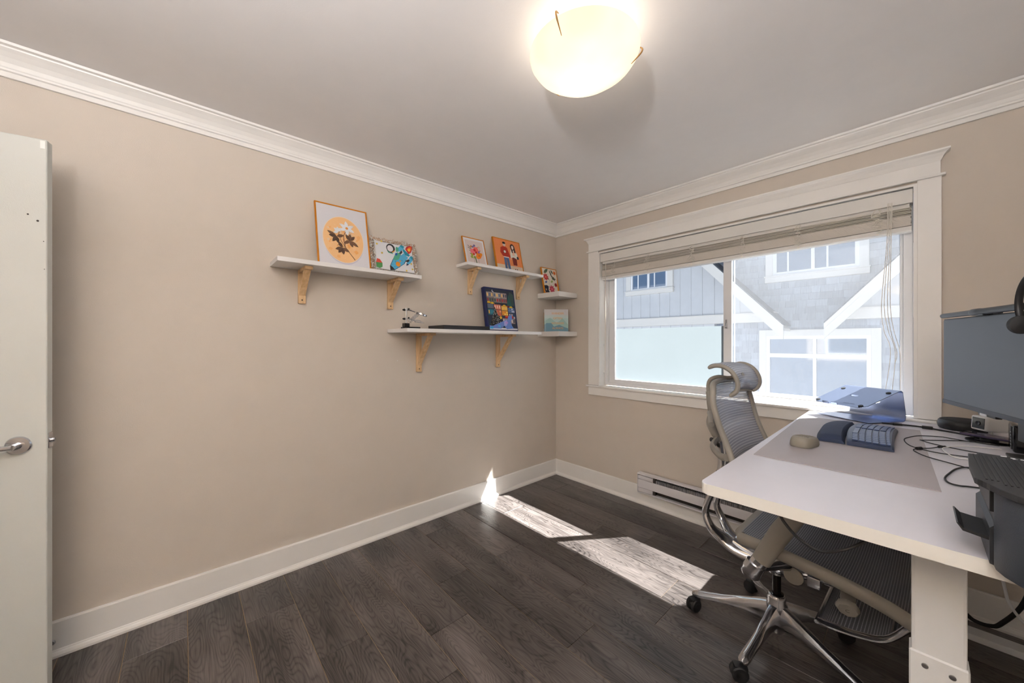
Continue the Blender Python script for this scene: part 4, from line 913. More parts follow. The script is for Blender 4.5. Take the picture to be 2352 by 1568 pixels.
# webcam
wc = thing('webcam', (2.62, -.24, DZ), 'white boxy camera with a black lens window below the monitor', 'camera')
fd = Vector((-.80, -.58, .06)).normalized(); sd_ = fd.cross(Vector((0, 0, 1))).normalized(); ud = sd_.cross(fd).normalized(); wcx = Vector((2.566, -.262, .957))
part('camera_body', 'white_plastic', wc, lambda bm: obox(bm, wcx-fd*.038, sd_, ud, fd, .033, .030, .038, .008, seg=3), True)
part('lens_window', 'black_gloss', wc, lambda bm: obox(bm, wcx+fd*.0004, sd_, ud, fd, .025, .0225, .001, .0008, seg=1))
part('lens', 'black', wc, lambda bm: (lathe(bm, [(.009, 0), (.009, .002), (.006, .002), (.004, .0005), (.0005, .0003)], wcx+fd*.0014, fd, 20)), True)
part('camera_stand', 'white_plastic', wc, lambda bm: (lathe(bm, [(.026, .0005), (.026, .005), (.012, .008)], (2.60, -.235, DZ), (0, 0, 1), 24), tube(bm, [(2.60, -.235, .906), (2.598, -.237, .932)], .006, 10, 1)), True)
# phone on a round charging stand
ph = thing('phone_charger', (2.585, -.375, DZ), 'dark round charging stand in front of the white camera', 'charger')
part('base', 'black_gloss', ph, lambda bm: slab(bm, [(2.585+.062*math.cos(a), -.372+.062*math.sin(a)) for a in [k*PI/16 for k in range(32)]], DZ+.0005, DZ+.006, .002), True)
part('puck', 'black', ph, lambda bm: lathe(bm, [(.024, .006), (.024, .014), (.020, .016)], (2.585, -.368, DZ), (0, 0, 1), 24), True)
bm = B(); obox(bm, (2.583, -.362, DZ+.021), (.86, -.50, 0), (.50, .86, 0), (0, 0, 1), .066, .032, .0042, .003, seg=2); tg = finish('phone', bm, 'phone', None, True, at=(2.583, -.362, DZ+.017)); tag(tg, 'violet phone lying on the dark round charging stand', 'phone')
ORG[tg.name] = Vector((2.583, -.362, DZ+.017))
part('camera_bump', 'black_gloss', tg, lambda bm: obox(bm, (2.543, -.330, DZ+.0265), (.86, -.50, 0), (.50, .86, 0), (0, 0, 1), .012, .011, .0012, .0008, seg=1))
# black dock with vents
dk = thing('desktop_dock', (2.67, -.50, DZ), 'upright black box with a column of white vents, below the monitor', 'computer')
part('case', 'black_gloss', dk, lambda bm: box(bm, (2.622, -.545, DZ+.001), (2.71, -.44, 1.0), .010, 3), True)
part('side_grille', 'black', dk, lambda bm: box(bm, (2.6195, -.530, DZ+.012), (2.623, -.505, .992), .001, 1))
for k in range(6): part('vent_slot', 'white_ink', dk, lambda bm: box(bm, (2.6188, -.526, DZ+.016+k*.011), (2.6196, -.512, DZ+.018+k*.011)))

# monitor
mn = thing('monitor', (2.62, -.60, DZ), 'large black monitor standing at an angle at the right edge', 'monitor')
mu = Vector((.300, -.954, 0)).normalized(); mz = Vector((0, 0, 1)); mnr = mu.cross(mz); mnr = mnr if mnr.x < 0 else -mnr; mo = Vector((2.467, -.388, 0))
MW, MB, MT = .613, 1.045, 1.392
def mp_(u, z, n_=0): return mo+mu*u+mz*z+mnr*n_
part('back_case', 'black', mn, lambda bm: (obox(bm, mp_(MW/2, (MB+MT)/2, -.010), mu, mz, mnr, MW/2, (MT-MB)/2, .009, .003), obox(bm, mp_(MW/2, (MB+MT)/2-.02, -.030), mu, mz, mnr, .17, .09, .014, .006)))
part('display_panel', 'screen', mn, lambda bm: obox(bm, mp_(MW/2, (MB+MT)/2+.004, 0), mu, mz, mnr, MW/2-.004, (MT-MB)/2-.010, .0008))
part('bottom_bezel', 'slate', mn, lambda bm: obox(bm, mp_(MW/2, MB+.008, .001), mu, mz, mnr, MW/2, .008, .0022, .001, seg=1))
part('power_label', 'white_ink', mn, lambda bm: obox(bm, mp_(.275, MB-.004, .001), mu, mz, mnr, .018, .004, .0015))
part('button_pod', 'black', mn, lambda bm: obox(bm, mp_(.29, MB-.003, -.008), mu, mz, mnr, .05, .006, .008, .003))
part('stand_neck', 'black', mn, lambda bm: (obox(bm, mp_(.36, 1.10, -.06), mu, mz, mnr, .022, .13, .012, .004), obox(bm, mp_(.36, 1.19, -.045), mu, mz, mnr, .03, .03, .02, .003)))
part('stand_base', 'black', mn, lambda bm: box(bm, (2.60, -.80, DZ+.0005), (2.73, -.60, DZ+.010), .003, 2))
lb = thing('monitor_light_bar', tuple(mp_(.2, MT)), 'slim black light bar clipped along the top of the monitor', 'lamp')
def barf(bm):
    c = mp_(.014, 1.4045, .008); lathe(bm, [(.004, 0), (.0085, .003), (.0095, .01), (.0100, .215)], c, mu, 20); lathe(bm, [(.0115, .215), (.0125, .22), (.0125, .262), (.0110, .268), (.0110, .48), (.006, .485)], c, mu, 20)
part('light_tube', 'black', lb, barf, True)
part('clip', 'black', lb, lambda bm: (obox(bm, mp_(.285, 1.3965, .003), mu, mz, mnr, .022, .0065, .012, .002), obox(bm, mp_(.285, 1.370, -.026), mu, mz, mnr, .022, .03, .005, .002)))
hp = thing('headphones', tuple(mp_(.56, 1.39)), 'black headphones hanging at the right end of the monitor, mostly out of frame', 'headphones')
def band(bm):
    c = mp_(.632, 1.405, .045); P = [c+mu*(-.078*math.cos(a))+mz*(.088*math.sin(a)) for a in [math.radians(q) for q in range(-35, 216, 12)]]
    tube(bm, P, .0065, 10, 2, flat=1.3)
part('headband', 'black', hp, band, True)
for s_ in (-1, 1): part('ear_cup', 'rubber', hp, lambda bm: lathe(bm, [(.016, -.010), (.026, -.006), (.027, .006), (.020, .012)], mp_(.632, 1.405, .045)+mu*(s_*.064)+mz*(-.058), mu*s_, 24), True)

# printer at the near right corner
pn = thing('desktop_printer', (2.60, -1.60, DZ), 'black printer with a ribbed lid at the near right corner of the desk', 'printer')
LZ = 1.05
lid_out = [(2.466, -1.447), (2.4605, -1.56), (2.4595, -1.672), (2.4625, -1.682), (2.468, -1.686), (2.4715, -1.694), (2.474, -1.707), (2.482, -1.728), (2.497, -1.752), (2.52, -1.774), (2.56, -1.792), (2.62, -1.80), (2.75, -1.80), (2.75, -1.447)]
part('lid', 'slate_dark', pn, lambda bm: slab(bm, lid_out, LZ-.011, LZ, .002))
tag(part('lid_ribs', 'black', pn, lambda bm: [box(bm, (2.472+k*.0062, -1.674 if k < 3 else (-1.695 if k < 6 else -1.738-.0045*min(k-6, 8)), LZ), (2.4745+k*.0062, -1.452, LZ+.0012)) for k in range(44)]), kind='stuff')
part('control_panel', 'slate_dark', pn, lambda bm: slab(bm, [(2.476, -1.446), (2.75, -1.446), (2.75, -1.412), (2.481, -1.412)], LZ-.016, LZ-.002, .003))
for x, y, w_ in ((2.516, -1.421, .004), (2.527, -1.430, .003), (2.529, -1.438, .003), (2.546, -1.434, .010), (2.563, -1.438, .004)): part('panel_icon', 'white_ink', pn, lambda bm: obox(bm, (x, y, LZ-.0016), (1, 0, 0), (0, 1, 0), (0, 0, 1), w_, .0022, .0004))
part('panel_mark', 'red_ink', pn, lambda bm: (obox(bm, (2.588, -1.434, LZ-.0016), (1, .2, 0), (-.2, 1, 0), (0, 0, 1), .007, .0012, .0004), obox(bm, (2.590, -1.437, LZ-.0016), (1, -.5, 0), (.5, 1, 0), (0, 0, 1), .004, .0012, .0004)))
body_out = [(2.4795, -1.690), (2.480, -1.703), (2.487, -1.725), (2.501, -1.748), (2.523, -1.769), (2.562, -1.786), (2.62, -1.793), (2.745, -1.793), (2.745, -1.68), (2.50, -1.68)]
part('near_side_shell', 'slate', pn, lambda bm: slab(bm, body_out, DZ+.003, LZ-.0115, .003), True)
part('inner_body', 'black', pn, lambda bm: (box(bm, (2.482, -1.679, DZ+.012), (2.745, -1.45, LZ-.0115), .002, 1), box(bm, (2.476, -1.677, LZ-.055), (2.484, -1.455, LZ-.0115), .001, 1)))
part('tray_slot', 'slate_dark', pn, lambda bm: prism(bm, [(2.4815, -1.684, .975), (2.4755, -1.684, .968), (2.4755, -1.684, .905), (2.4815, -1.684, .903)], (0, .22, 0)))
part('paper_tray', 'black', pn, lambda bm: (prism(bm, [(2.482, -1.676, .948), (2.448, -1.676, .953), (2.4405, -1.676, .962), (2.4385, -1.676, .9615), (2.446, -1.676, .949), (2.482, -1.676, .942)], (0, .10, 0))))
for x, y in ((2.51, -1.60), (2.51, -1.49), (2.72, -1.60), (2.72, -1.49)): part('foot', 'rubber', pn, lambda bm: lathe(bm, [(.008, .0002), (.008, .0125)], (x, y, DZ), (0, 0, 1), 12))

# cables on the desk
def cable(pts, r, m, label, cat='cable', group='loose cables on and under the desk', extra=None, sub=7):
    bm = B(); tube(bm, pts, r, 8, sub)
    if extra: extra(bm)
    c = Vector(pts[len(pts)//2]); tag(finish('cable', bm, m, None, True, at=c), label, cat, group)
z = DZ+.0035
cable([(2.28, -.245, z+.004), (2.307, -.235, z+.003), (2.354, -.205, z+.001), (2.396, -.195, z), (2.43, -.215, z+.001), (2.464, -.232, z), (2.51, -.258, z), (2.545, -.282, z), (2.60, -.290, z), (2.66, -.280, z), (2.72, -.24, z)], .0035, 'rubber', 'thick black cable running from the laptop stand past the round speaker',
      extra=lambda bm: (box(bm, (2.408, -.232, DZ+.0008), (2.442, -.208, DZ+.0128), .003), tube(bm, [(2.318, -.228, z+.002), (2.345, -.21, z+.001)], .0055, 8, 1)))
z = DZ+.0042
cable([(2.70, -.30, z), (2.656, -.31, z), (2.60, -.395, z+.004 if 0 else z), (2.538, -.438, z), (2.492, -.421, z), (2.454, -.412, z), (2.40, -.45, z), (2.373, -.512, z), (2.358, -.579, z), (2.368, -.671, z), (2.392, -.723, z), (2.447, -.757, z), (2.55, -.745, z)], .0018, 'rubber', 'thin black cable making the widest loop over the edge of the desk mat')
cable([(2.60, -.47, z+.0036), (2.529, -.458, z+.0036), (2.479, -.475, z), (2.411, -.54, z), (2.405, -.552, z), (2.441, -.60, z), (2.516, -.643, z), (2.60, -.66, z)], .0018, 'rubber', 'thin black cable making the inner loop beside the desk mat')
cable([(2.448, -.661, z+.004), (2.425, -.70, z+.002), (2.400, -.742, z+.004), (2.384, -.768, z+.002), (2.390, -.80, z), (2.415, -.851, z), (2.461, -.894, z), (2.505, -.932, z), (2.60, -.99, z)], .0018, 'rubber', 'thin black cable with a plug lying on the mat corner',
      extra=lambda bm: (tube(bm, [(2.462, -.642, z+.004), (2.446, -.664, z+.004)], .0042, 8, 1), tube(bm, [(2.402, -.735, z+.004), (2.392, -.752, z+.004)], .0058, 8, 1)))
cable([(2.58, -.915, z+.003), (2.506, -.931, z+.0038), (2.476, -.957, z), (2.456, -1.042, z), (2.445, -1.112, z), (2.451, -1.158, z), (2.47, -1.168, z), (2.494, -1.156, z), (2.60, -1.12, z)], .0023, 'rubber', 'black cable loop nearest the printer')
cable([(2.60, -.52, z), (2.523, -.544, z), (2.467, -.641, z+.0036), (2.455, -.70, z+.0036), (2.475, -.784, z), (2.509, -.79, z), (2.60, -.78, z)], .0016, 'white_plastic', 'thin white cable loop among the black ones')
cable([(2.40, -.33, .30), (2.49, -.31, .21), (2.535, -.30, .151), (2.56, -.30, .137), (2.594, -.30, .140), (2.62, -.30, .164), (2.673, -.30, .275), (2.70, -.29, .45), (2.71, -.22, .80), (2.71, -.20, .862)], .0075, 'rubber', 'thick black cable sagging under the desk near the far leg')
cable([(2.615, -.40, .862), (2.612, -.40, .45), (2.621, -.40, .336), (2.629, -.40, .299), (2.645, -.40, .266), (2.67, -.40, .235), (2.72, -.36, .20), (2.76, -.2, .20), (2.80, -.03, .32)], .0048, 'leg', 'pale grey cable hanging down under the desk')

# ---------------------------------------------------------------- office chair
ch = thing('office_chair', (1.985, -.835, 0), 'grey mesh ergonomic office chair with chrome base, half under the desk', 'chair')
hc = math.radians(-2); cf = Vector((math.cos(hc), math.sin(hc), 0)); cl_ = Vector((-math.sin(hc), math.cos(hc), 0)); c0 = Vector((1.985, -.835, 0))
def K(f, l, z): return c0+cf*f+cl_*l+Vector((0, 0, z))
# five-star base
bs = part('base_hub', 'chrome', ch, lambda bm: (lathe(bm, [(.020, .045), (.026, .05), (.028, .085), (.038, .12), (.040, .165), (.033, .178), (.034, .196), (.030, .204), (.018, .205)], c0, (0, 0, 1), 28)), True)
for k in range(5):
    a = math.radians(191+72*k); dv = Vector((math.cos(a), math.sin(a), 0)); sv = Vector((-dv.y, dv.x, 0))
    def arm(bm):
        rows = []
        for r_, zt, zb, hw_ in ((.012, .176, .085, .026), (.06, .165, .098, .024), (.12, .146, .100, .021), (.19, .124, .092, .019), (.255, .107, .082, .0185), (.30, .097, .072, .019), (.322, .090, .070, .017), (.333, .082, .072, .010)):
            c = c0+dv*r_; mid = (zt+zb)/2
            rows.append([c+sv*x+Vector((0, 0, z)) for x, z in ((-hw_*.95, zb), (-hw_, mid), (-hw_*.55, zt-.003), (0, zt), (hw_*.55, zt-.003), (hw_, mid), (hw_*.95, zb), (0, zb+.006))])
        for r_ in rows: r_.append(r_[0])
        V_ = grid(bm, rows); bm.faces.new(V_[0][:-1]); bm.faces.new(V_[-1][:-1]); bmesh.ops.remove_doubles(bm, verts=bm.verts, dist=.0001)
    part('base_arm', 'chrome', ch, arm, True)
    cc = c0+dv*.316; rnd = math.radians([250, 215, 20, 200, 160][k]); tv = Vector((math.cos(rnd), math.sin(rnd), 0)); wv = Vector((-tv.y, tv.x, 0)); wc_ = cc+tv*.016
    cs = part('caster', 'black', ch, lambda bm: (tube(bm, [cc+Vector((0, 0, .078)), cc+Vector((0, 0, .045))], .0065, 10, 1), lathe(bm, [(.010, -.006), (.022, -.006), (.022, .006), (.010, .006)], wc_+Vector((0, 0, .034)), wv, 20),
              obox(bm, wc_-tv*.004+Vector((0, 0, .052)), tv, wv, (0, 0, 1), .024, .017, .010, .006)), True)
    for s_ in (-1, 1): part('wheel', 'rubber', cs, lambda bm: lathe(bm, [(.008, .004), (.024, .0045), (.0295, .008), (.0298, .017), (.026, .0215), (.016, .023), (.013, .0215), (.003, .0215)], wc_+Vector((0, 0, .0300)), wv*s_, 24), True)
part('gas_lift', 'black_gloss', ch, lambda bm: lathe(bm, [(.0265, .200), (.0265, .212), (.0165, .214), (.0165, .33)], c0, (0, 0, 1), 24), True)
part('lift_sleeve', 'chrome', ch, lambda bm: lathe(bm, [(.029, .19), (.029, .208), (.0275, .209)], c0, (0, 0, 1), 28), True)
# mechanism
def mech(bm):
    tube(bm, [K(-.16, 0, .372), K(-.08, 0, .352), K(.02, 0, .352), K(.12, 0, .372), K(.19, 0, .385)], [.030, .036, .042, .038, .026], 14, 4, flat=1.9)
    lathe(bm, [(.030, .30), (.034, .325), (.05, .345)], c0, (0, 0, 1), 20)
part('tilt_mechanism', 'chrome', ch, mech, True)
part('mechanism_cap', 'beige', ch, lambda bm: lathe(bm, [(.033, 0), (.033, .004), (.030, .006), (.002, .007)], K(.078, -.085, .358), -cl_, 28), True)
for s_ in (-1, 1): part('side_arm_bracket', 'chrome', ch, lambda bm: tube(bm, [K(-.02, s_*.285, .418), K(.005, s_*.23, .418), K(.03, s_*.16, .405), K(.05, s_*.07, .385)], [.020, .015, .015, .022], 10, 5, flat=1.4), True)
def lrtube(bm):
    tube(bm, [K(.12, -.075, .377), K(.25, -.080, .386)], .0105, 12, 1)
    obox(bm, K(.145, -.088, .372), cf, (0, 0, 1), cl_, .020, .020, .022, .005)
part('legrest_rail', 'chrome', ch, lrtube, True)
part('legrest_rail', 'chrome', ch, lambda bm: tube(bm, [K(.12, .075, .377), K(.25, .080, .386)], .0105, 12, 1), True)
kn = part('adjustment_knob', 'beige', ch, lambda bm: (tube(bm, [K(.243, -.06, .395), K(.245, -.115, .386), K(.247, -.150, .368)], [.022, .022, .020], 14, 4), lathe(bm, [(.020, 0), (.032, .006), (.033, .018), (.027, .026), (.002, .027)], K(.247, -.150, .366), -cl_*.85-Vector((0, 0, .35))+cf*.1, 8)), True)
kd = (-cl_*.85-Vector((0, 0, .35))+cf*.1).normalized(); ku = cf.cross(kd).normalized(); kuu = ku if ku.z > 0 else -ku
M['mark'] = mat('moulded_mark', srgb(70, 66, 60), .5, vary=.05)
text('C', 'knob_letter', kn, K(.247, -.150, .366)+kd*.0273-kuu*.006, kuu.cross(kd), kuu, .018, 'mark', .0003)
# chrome back arms (two J-shaped arms joining into a plate)
def backarms(bm):
    for l0, l1 in ((-.075, -.050), (.055, .030)):
        tube(bm, [K(-.215, l0*.55, .83), K(-.205, l0*.6, .72), K(-.225, l0*.9, .62), K(-.252, l0, .545), K(-.262, l0, .485), K(-.235, l0, .425), K(-.195, l1, .385), K(-.14, l1*.9, .358), K(-.06, l1*.8, .350)], [.013, .014, .014, .014, .015, .017, .019, .020, .022], 12, 6, flat=[.9, 1, 1, 1, 1.1, 1.4, 1.7, 1.8, 1.7])
    obox(bm, K(-.165, -.008, .372), (cf*.9-Vector((0, 0, .42))), cl_, cf*.42+Vector((0, 0, .9)), .045, .052, .009, .006, seg=3)
part('back_support_arm', 'chrome', ch, backarms, True)
part('recline_spring', 'rubber', ch, lambda bm: [tube(bm, [K(-.235, 0, .67), K(-.262, 0, .625), K(-.285, 0, .575)], .0075, 10, 3)] + [lathe(bm, [(.0105, -.002), (.0105, .002)], K(-.235, 0, .67).lerp(K(-.285, 0, .575), i/13), (-.45, 0, -.9), 12) for i in range(14)], True)
# spine
def spine(bm):
    tube(bm, [K(-.255, 0, .975), K(-.262, 0, .93), K(-.262, -.005, .90), K(-.245, -.002, .86), K(-.236, 0, .845)], [.012, .022, .024, .023, .021], 14, 5, flat=1.15)
    for s_ in (-1, 1): tube(bm, [K(-.262, s_*.01, .94), K(-.245, s_*.07, .962), K(-.215, s_*.135, .955), K(-.19, s_*.195, .935)], [.016, .013, .012, .012], 10, 5)
part('spine_yoke', 'beige', ch, spine, True)
def brace(bm):
    tube(bm, [K(-.235, 0, .83), K(-.215, 0, .822)], .021, 12, 1)
    for s_ in (-1, 1): tube(bm, [K(-.235, s_*.015, .828), K(-.225, s_*.09, .812), K(-.165, s_*.17, .800), K(-.125, s_*.21, .808)], [.019, .017, .016, .016], 10, 5, flat=.7)
part('lumbar_brace', 'beige', ch, brace, True)
part('brace_knob', 'rubber', ch, lambda bm: lathe(bm, [(.010, 0), (.011, .010), (.008, .014)], K(-.256, -.004, .822), -cf, 14), True)
# headrest post and cushion
def hpost(bm):
    tube(bm, [K(-.262, 0, .95), K(-.268, 0, 1.00), K(-.276, 0, 1.055)], [.017, .018, .015], 14, 4, flat=1.25)
part('headrest_sleeve', 'beige', ch, hpost, True)
part('headrest_arm', 'beige', ch, lambda bm: (tube(bm, [K(-.277, 0, 1.04), K(-.280, 0, 1.085), K(-.268, 0, 1.115), K(-.235, 0, 1.130), K(-.195, 0, 1.128), K(-.165, 0, 1.130)], [.010, .0095, .0095, .009, .009, .010], 12, 6), tube(bm, [K(-.178, -.0, 1.128), K(-.150, 0, 1.140), K(-.128, 0, 1.146)], [.011, .013, .011], 12, 3, flat=1.6)), True)
HR = [(-.222, 1.190), (-.192, 1.201), (-.160, 1.198), (-.130, 1.180), (-.110, 1.150), (-.103, 1.118), (-.112, 1.090), (-.132, 1.072)]
HRs = spline([Vector((a, 0, b)) for a, b in HR], 4)
def hr_pt(p, l): q = abs(l)/.142; return K(p.x-.040*(1-q*q)*.5+.0, l, p.z-.010*q**3)
def hrm(bm):
    n_ = 18; rows = []; uv = []
    for j in range(n_+1):
        l = -.142+.284*j/n_; rows.append([hr_pt(p, l) for p in HRs]); uv.append([(l, .010*i) for i in range(len(HRs))])
    grid(bm, rows, uv)
part('headrest_mesh', 'mesh', ch, hrm, True)
def hrrim(bm):
    for s_ in (-1, 1):
        tube(bm, [hr_pt(p, s_*.142) for p in HRs], [.0075]+[.0095]*6+[.0085], 10, 1, flat=1.1)
    for e in (0, -1): tube(bm, [hr_pt(HRs[e], -.142+.284*j/12) for j in range(13)], .0055, 8, 1)
part('headrest_rim', 'beige', ch, hrrim, True)
# backrest: rim and woven mesh
BK = [(-.195, 1.106, .165), (-.178, 1.085, .208), (-.172, 1.04, .226), (-.160, .99, .228), (-.146, .935, .222), (-.128, .885, .218), (-.108, .835, .222), (-.088, .785, .230), (-.076, .750, .226), (-.074, .728, .195)]
def rimpts(s_): return [K(f, s_*l, z) for f, z, l in BK]
def backrim(bm):
    topm = [K(-.204, .1, 1.116), K(-.207, 0, 1.119), K(-.204, -.1, 1.116)]; botm = [K(-.082, -.1, .716), K(-.085, 0, .712), K(-.082, .1, .716)]
    loop = rimpts(-1)+botm+rimpts(1)[::-1]+topm
    tube(bm, loop, .0125, 10, 3, closed=True, flat=1.0)
part('back_frame', 'beige', ch, backrim, True)
def backmesh(bm):
    rows, uv = [], []; P = spline([Vector((f, l, z)) for f, z, l in BK], 4); s_acc = 0
    for i, p in enumerate(P):
        if i: s_acc += (P[i]-P[i-1]).length
        r_, u_ = [], []
        for j in range(17):
            q = -1+2*j/16; l = p.y*q; dip = -.034*(1-q*q); r_.append(K(p.x+dip+(.008 if .80 < p.z < .92 else 0)*(1-q*q), l, p.z+.012*(1-q*q)*(1 if i < 4 else (-1 if i > len(P)-5 else 0)))); u_.append((l, s_acc))
        rows.append(r_); uv.append(u_)
    grid(bm, rows, uv)
part('back_mesh', 'mesh', ch, backmesh, True)
# seat
SE = [(-.055, .530), (.02, .526), (.10, .521), (.20, .509), (.30, .492), (.38, .470), (.44, .437), (.475, .395)]
def seatrail(bm):
    P = spline([Vector((f, 0, z)) for f, z in SE], 4)
    loop = [K(p.x, -.252, p.z-.018) for p in P]+[K(.485, -.20, .380), K(.487, 0, .378), K(.485, .20, .380)]+[K(p.x, .252, p.z-.018) for p in P[::-1]]+[K(-.072, .20, .514), K(-.075, 0, .512), K(-.072, -.20, .514)]
    tube(bm, loop, .0245, 12, 1, closed=True, flat=.66, smooth=False)
part('seat_frame', 'beige', ch, seatrail, True)
def seatmesh(bm):
    P = spline([Vector((f-.004, 0, z+.003)) for f, z in SE], 4); rows, uv = [], []; s_acc = 0
    for i, p in enumerate(P):
        if i: s_acc += (P[i]-P[i-1]).length
        e = math.sin(PI*min(1, i/5)*.5)*math.sin(PI*min(1, (len(P)-1-i)/4)*.5)
        rows.append([K(p.x, -.25+.5*j/14, p.z-.014*e*(1-(j/7-1)**2)) for j in range(15)]); uv.append([(-.25+.5*j/14, s_acc) for j in range(15)])
    grid(bm, rows, uv)
part('seat_mesh', 'mesh_seat', ch, seatmesh, True)
for s_ in (-1, 1): part('seat_underframe_rail', 'satin', ch, lambda bm: tube(bm, [K(-.03, s_*.20, .485), K(.18, s_*.20, .455), K(.38, s_*.20, .42)], .009, 8, 4), True)
part('seat_crossbar', 'satin', ch, lambda bm: tube(bm, [K(.10, -.2, .462), K(.10, 0, .42), K(.10, .2, .462)], .012, 8, 4), True)
# armrests
for s_ in (-1, 1):
    ar = part('armrest_sleeve', 'beige', ch, lambda bm: tube(bm, [K(.138, s_*.285, .700), K(.085, s_*.285, .605), K(.022, s_*.285, .470)], [.022, .024, .022], 14, 3, flat=1.4, up=(0, 1, 0)), True)
    part('armrest_post', 'chrome', ch, lambda bm: (tube(bm, [K(.035, s_*.285, .50), K(.000, s_*.285, .435)], .020, 14, 1, flat=1.4, up=(0, 1, 0)), tube(bm, [K(.006, s_*.285, .452), K(-.014, s_*.285, .408), K(-.018, s_*.28, .398)], [.025, .026, .018], 14, 2, flat=1.35, up=(0, 1, 0))), True)
    part('armrest_pad', 'rubber', ch, lambda bm: tube(bm, [K(.02, s_*.285, .728), K(.06, s_*.29, .732), K(.18, s_*.29, .734), K(.27, s_*.28, .728)], [.024, .036, .038, .026], 12, 4, flat=[1, 1, 1, 1]) or [setattr(v.co, 'z', .731+(v.co.z-.731)*.35) for v in bm.verts], True)
# folded leg rest below the seat
LR = [(.165, .268), (.20, .276), (.30, .305), (.37, .335), (.395, .372)]
def lrm(bm):
    P = spline([Vector((f, 0, z)) for f, z in LR[:4]], 5); grid(bm, [[K(p.x, -.195+.39*j/10, p.z+.006) for j in range(11)] for p in P], [[(-.195+.39*j/10, .014*i) for j in range(11)] for i in range(len(P))])
part('leg_rest_mesh', 'mesh_seat', ch, lrm, True)
part('leg_rest_frame', 'chrome', ch, lambda bm: [tube(bm, [K(.172, s_*.2, .296), K(.20, s_*.2, .294), K(.28, s_*.2, .305), K(.345, s_*.2, .330), K(.395, s_*.2, .395), K(.41, s_*.2, .42)], [.012, .018, .017, .018, .020, .017], 10, 4, flat=.5, up=(0, 1, 0)) for s_ in (-1, 1)] + [tube(bm, [K(.170, -.2, .285), K(.170, .2, .285)], .007, 8, 1), tube(bm, [K(.36, -.2, .338), K(.36, .2, .338)], .007, 8, 1)], True)

# ---------------------------------------------------------------- outside: ground and the neighbouring house
bm = B(); box(bm, (-25, .3, -3.1), (25, 30, -2.9)); tag(finish('ground', bm, 'ground'), kind='structure')
bm = B(); box(bm, (-8, .1405, -2.9), (WX0-.4, .30, 3.6)); box(bm, (WX1+.4, .1405, -2.9), (8, .30, 3.6)); box(bm, (WX0-.4, .1405, -2.9), (WX1+.4, .30, WZ0-.15)); box(bm, (WX0-.4, .1405, WZ1+.15), (WX1+.4, .30, 3.6))
struct('outside_wall', bm, 'outside_wall')
hs_ = thing('neighbouring_house', (0, 6, -2.9), 'grey shingled house with white trimmed gables seen through the window', 'house')
SH = srgb(168, 174, 186)
def shingles(bm):
    cl = bm.loops.layers.float_color.new('Col'); rr = random.Random(2)
    def col(fs, c):
        for f in fs:
            for l in f.loops: l[cl] = (*c, 1)
    vs = box(bm, (-7, 6.03, -2.9), (8, 6.3, 4.4)); col(list(bm.faces), SH)
    z = -.2; k = 0
    while z < 3.9:
        x = -1.5+rr.uniform(-.1, 0)
        while x < 3.6:
            w_ = rr.uniform(.10, .19); pr_ = rr.uniform(.0, .006); t_ = rr.uniform(.78, 1.1)
            a = [bm.verts.new(p) for p in ((x+.002, 6.018-pr_, z), (x+w_-.002, 6.018-pr_, z), (x+w_-.002, 6.030, z+.13), (x+.002, 6.030, z+.13), (x+.002, 6.031, z), (x+w_-.002, 6.031, z))]
            fs = [bm.faces.new((a[0], a[1], a[2], a[3])), bm.faces.new((a[0], a[4], a[5], a[1])), bm.faces.new((a[0], a[3], a[4])), bm.faces.new((a[1], a[5], a[2]))]
            col(fs, tuple(c*t_ for c in SH)); x += w_
        z += .128
o = part('shingle_siding', 'shingle', hs_, shingles); tag(o, 'grey shingle siding', kind='stuff')
# gables
def rake_z(x, s): return (1.61-1.10*(x-.77)) if s == 'L' else (1.62+1.14*(x-1.34))
def gable(s, px, xe, xf):
    """px peak x, xe lower eave end near the middle, xf far lower end"""
    pz = rake_z(px, s); ze = rake_z(xe, s)
    for (xa, xb_) in ((xe, px), (xf, px)):
        dx = .235
        zt = lambda x: pz-abs(x-px)*abs((pz-ze)/(px-xe))
        part('rake_board', 'ext_trim', hs_, lambda bm: prism(bm, [(xa, 5.42, zt(xa)-.26), (xb_, 5.42, zt(xb_)-.26), (xb_, 5.42, zt(xb_)-.07), (xa, 5.42, zt(xa)-.07)], (0, .04, 0)))
        part('drip_board', 'ext_trim', hs_, lambda bm: prism(bm, [(xa, 5.40, zt(xa)-.085), (xb_, 5.40, zt(xb_)-.085), (xb_, 5.40, zt(xb_)), (xa, 5.40, zt(xa))], (0, .05, 0)))
        part('soffit', 'ext_trim', hs_, lambda bm: prism(bm, [(xa, 5.45, zt(xa)-.10), (xb_, 5.45, zt(xb_)-.10), (xb_, 5.45, zt(xb_)-.06), (xa, 5.45, zt(xa)-.06)], (0, .56, 0)))
        part('gable_roof', 'roof', hs_, lambda bm: prism(bm, [(xa, 5.41, zt(xa)+.004), (xb_, 5.41, zt(xb_)+.004), (xb_, 5.41, zt(xb_)+.03), (xa, 5.41, zt(xa)+.03)], (0, .60, 0)))
    zt = lambda x: pz-abs(x-px)*abs((pz-ze)/(px-xe))-.10
    lo, hi = (xf, xe) if s == 'L' else (xe, xf)
    zb = 1.88; sl = abs((pz-ze)/(px-xe)); xi = px-(pz-.10-zb)/sl; xj = px+(pz-.10-zb)/sl
    part('gable_panel', 'ext_panel', hs_, lambda bm: prism(bm, [(xi, 5.82, zb), (xj, 5.82, zb), (px, 5.82, pz-.10)], (0, .2, 0)))
    part('gable_band', 'ext_trim', hs_, lambda bm: box(bm, (max(xi, -6.5)-.12, 5.79, 1.70), (xj+.12 if s == 'L' else xj+.12, 6.02, 1.875), .003, 1))
    part('band_cap', 'ext_trim', hs_, lambda bm: box(bm, (xi-.14, 5.77, 1.875), (xj+.14, 6.02, 1.892)))
    return zt
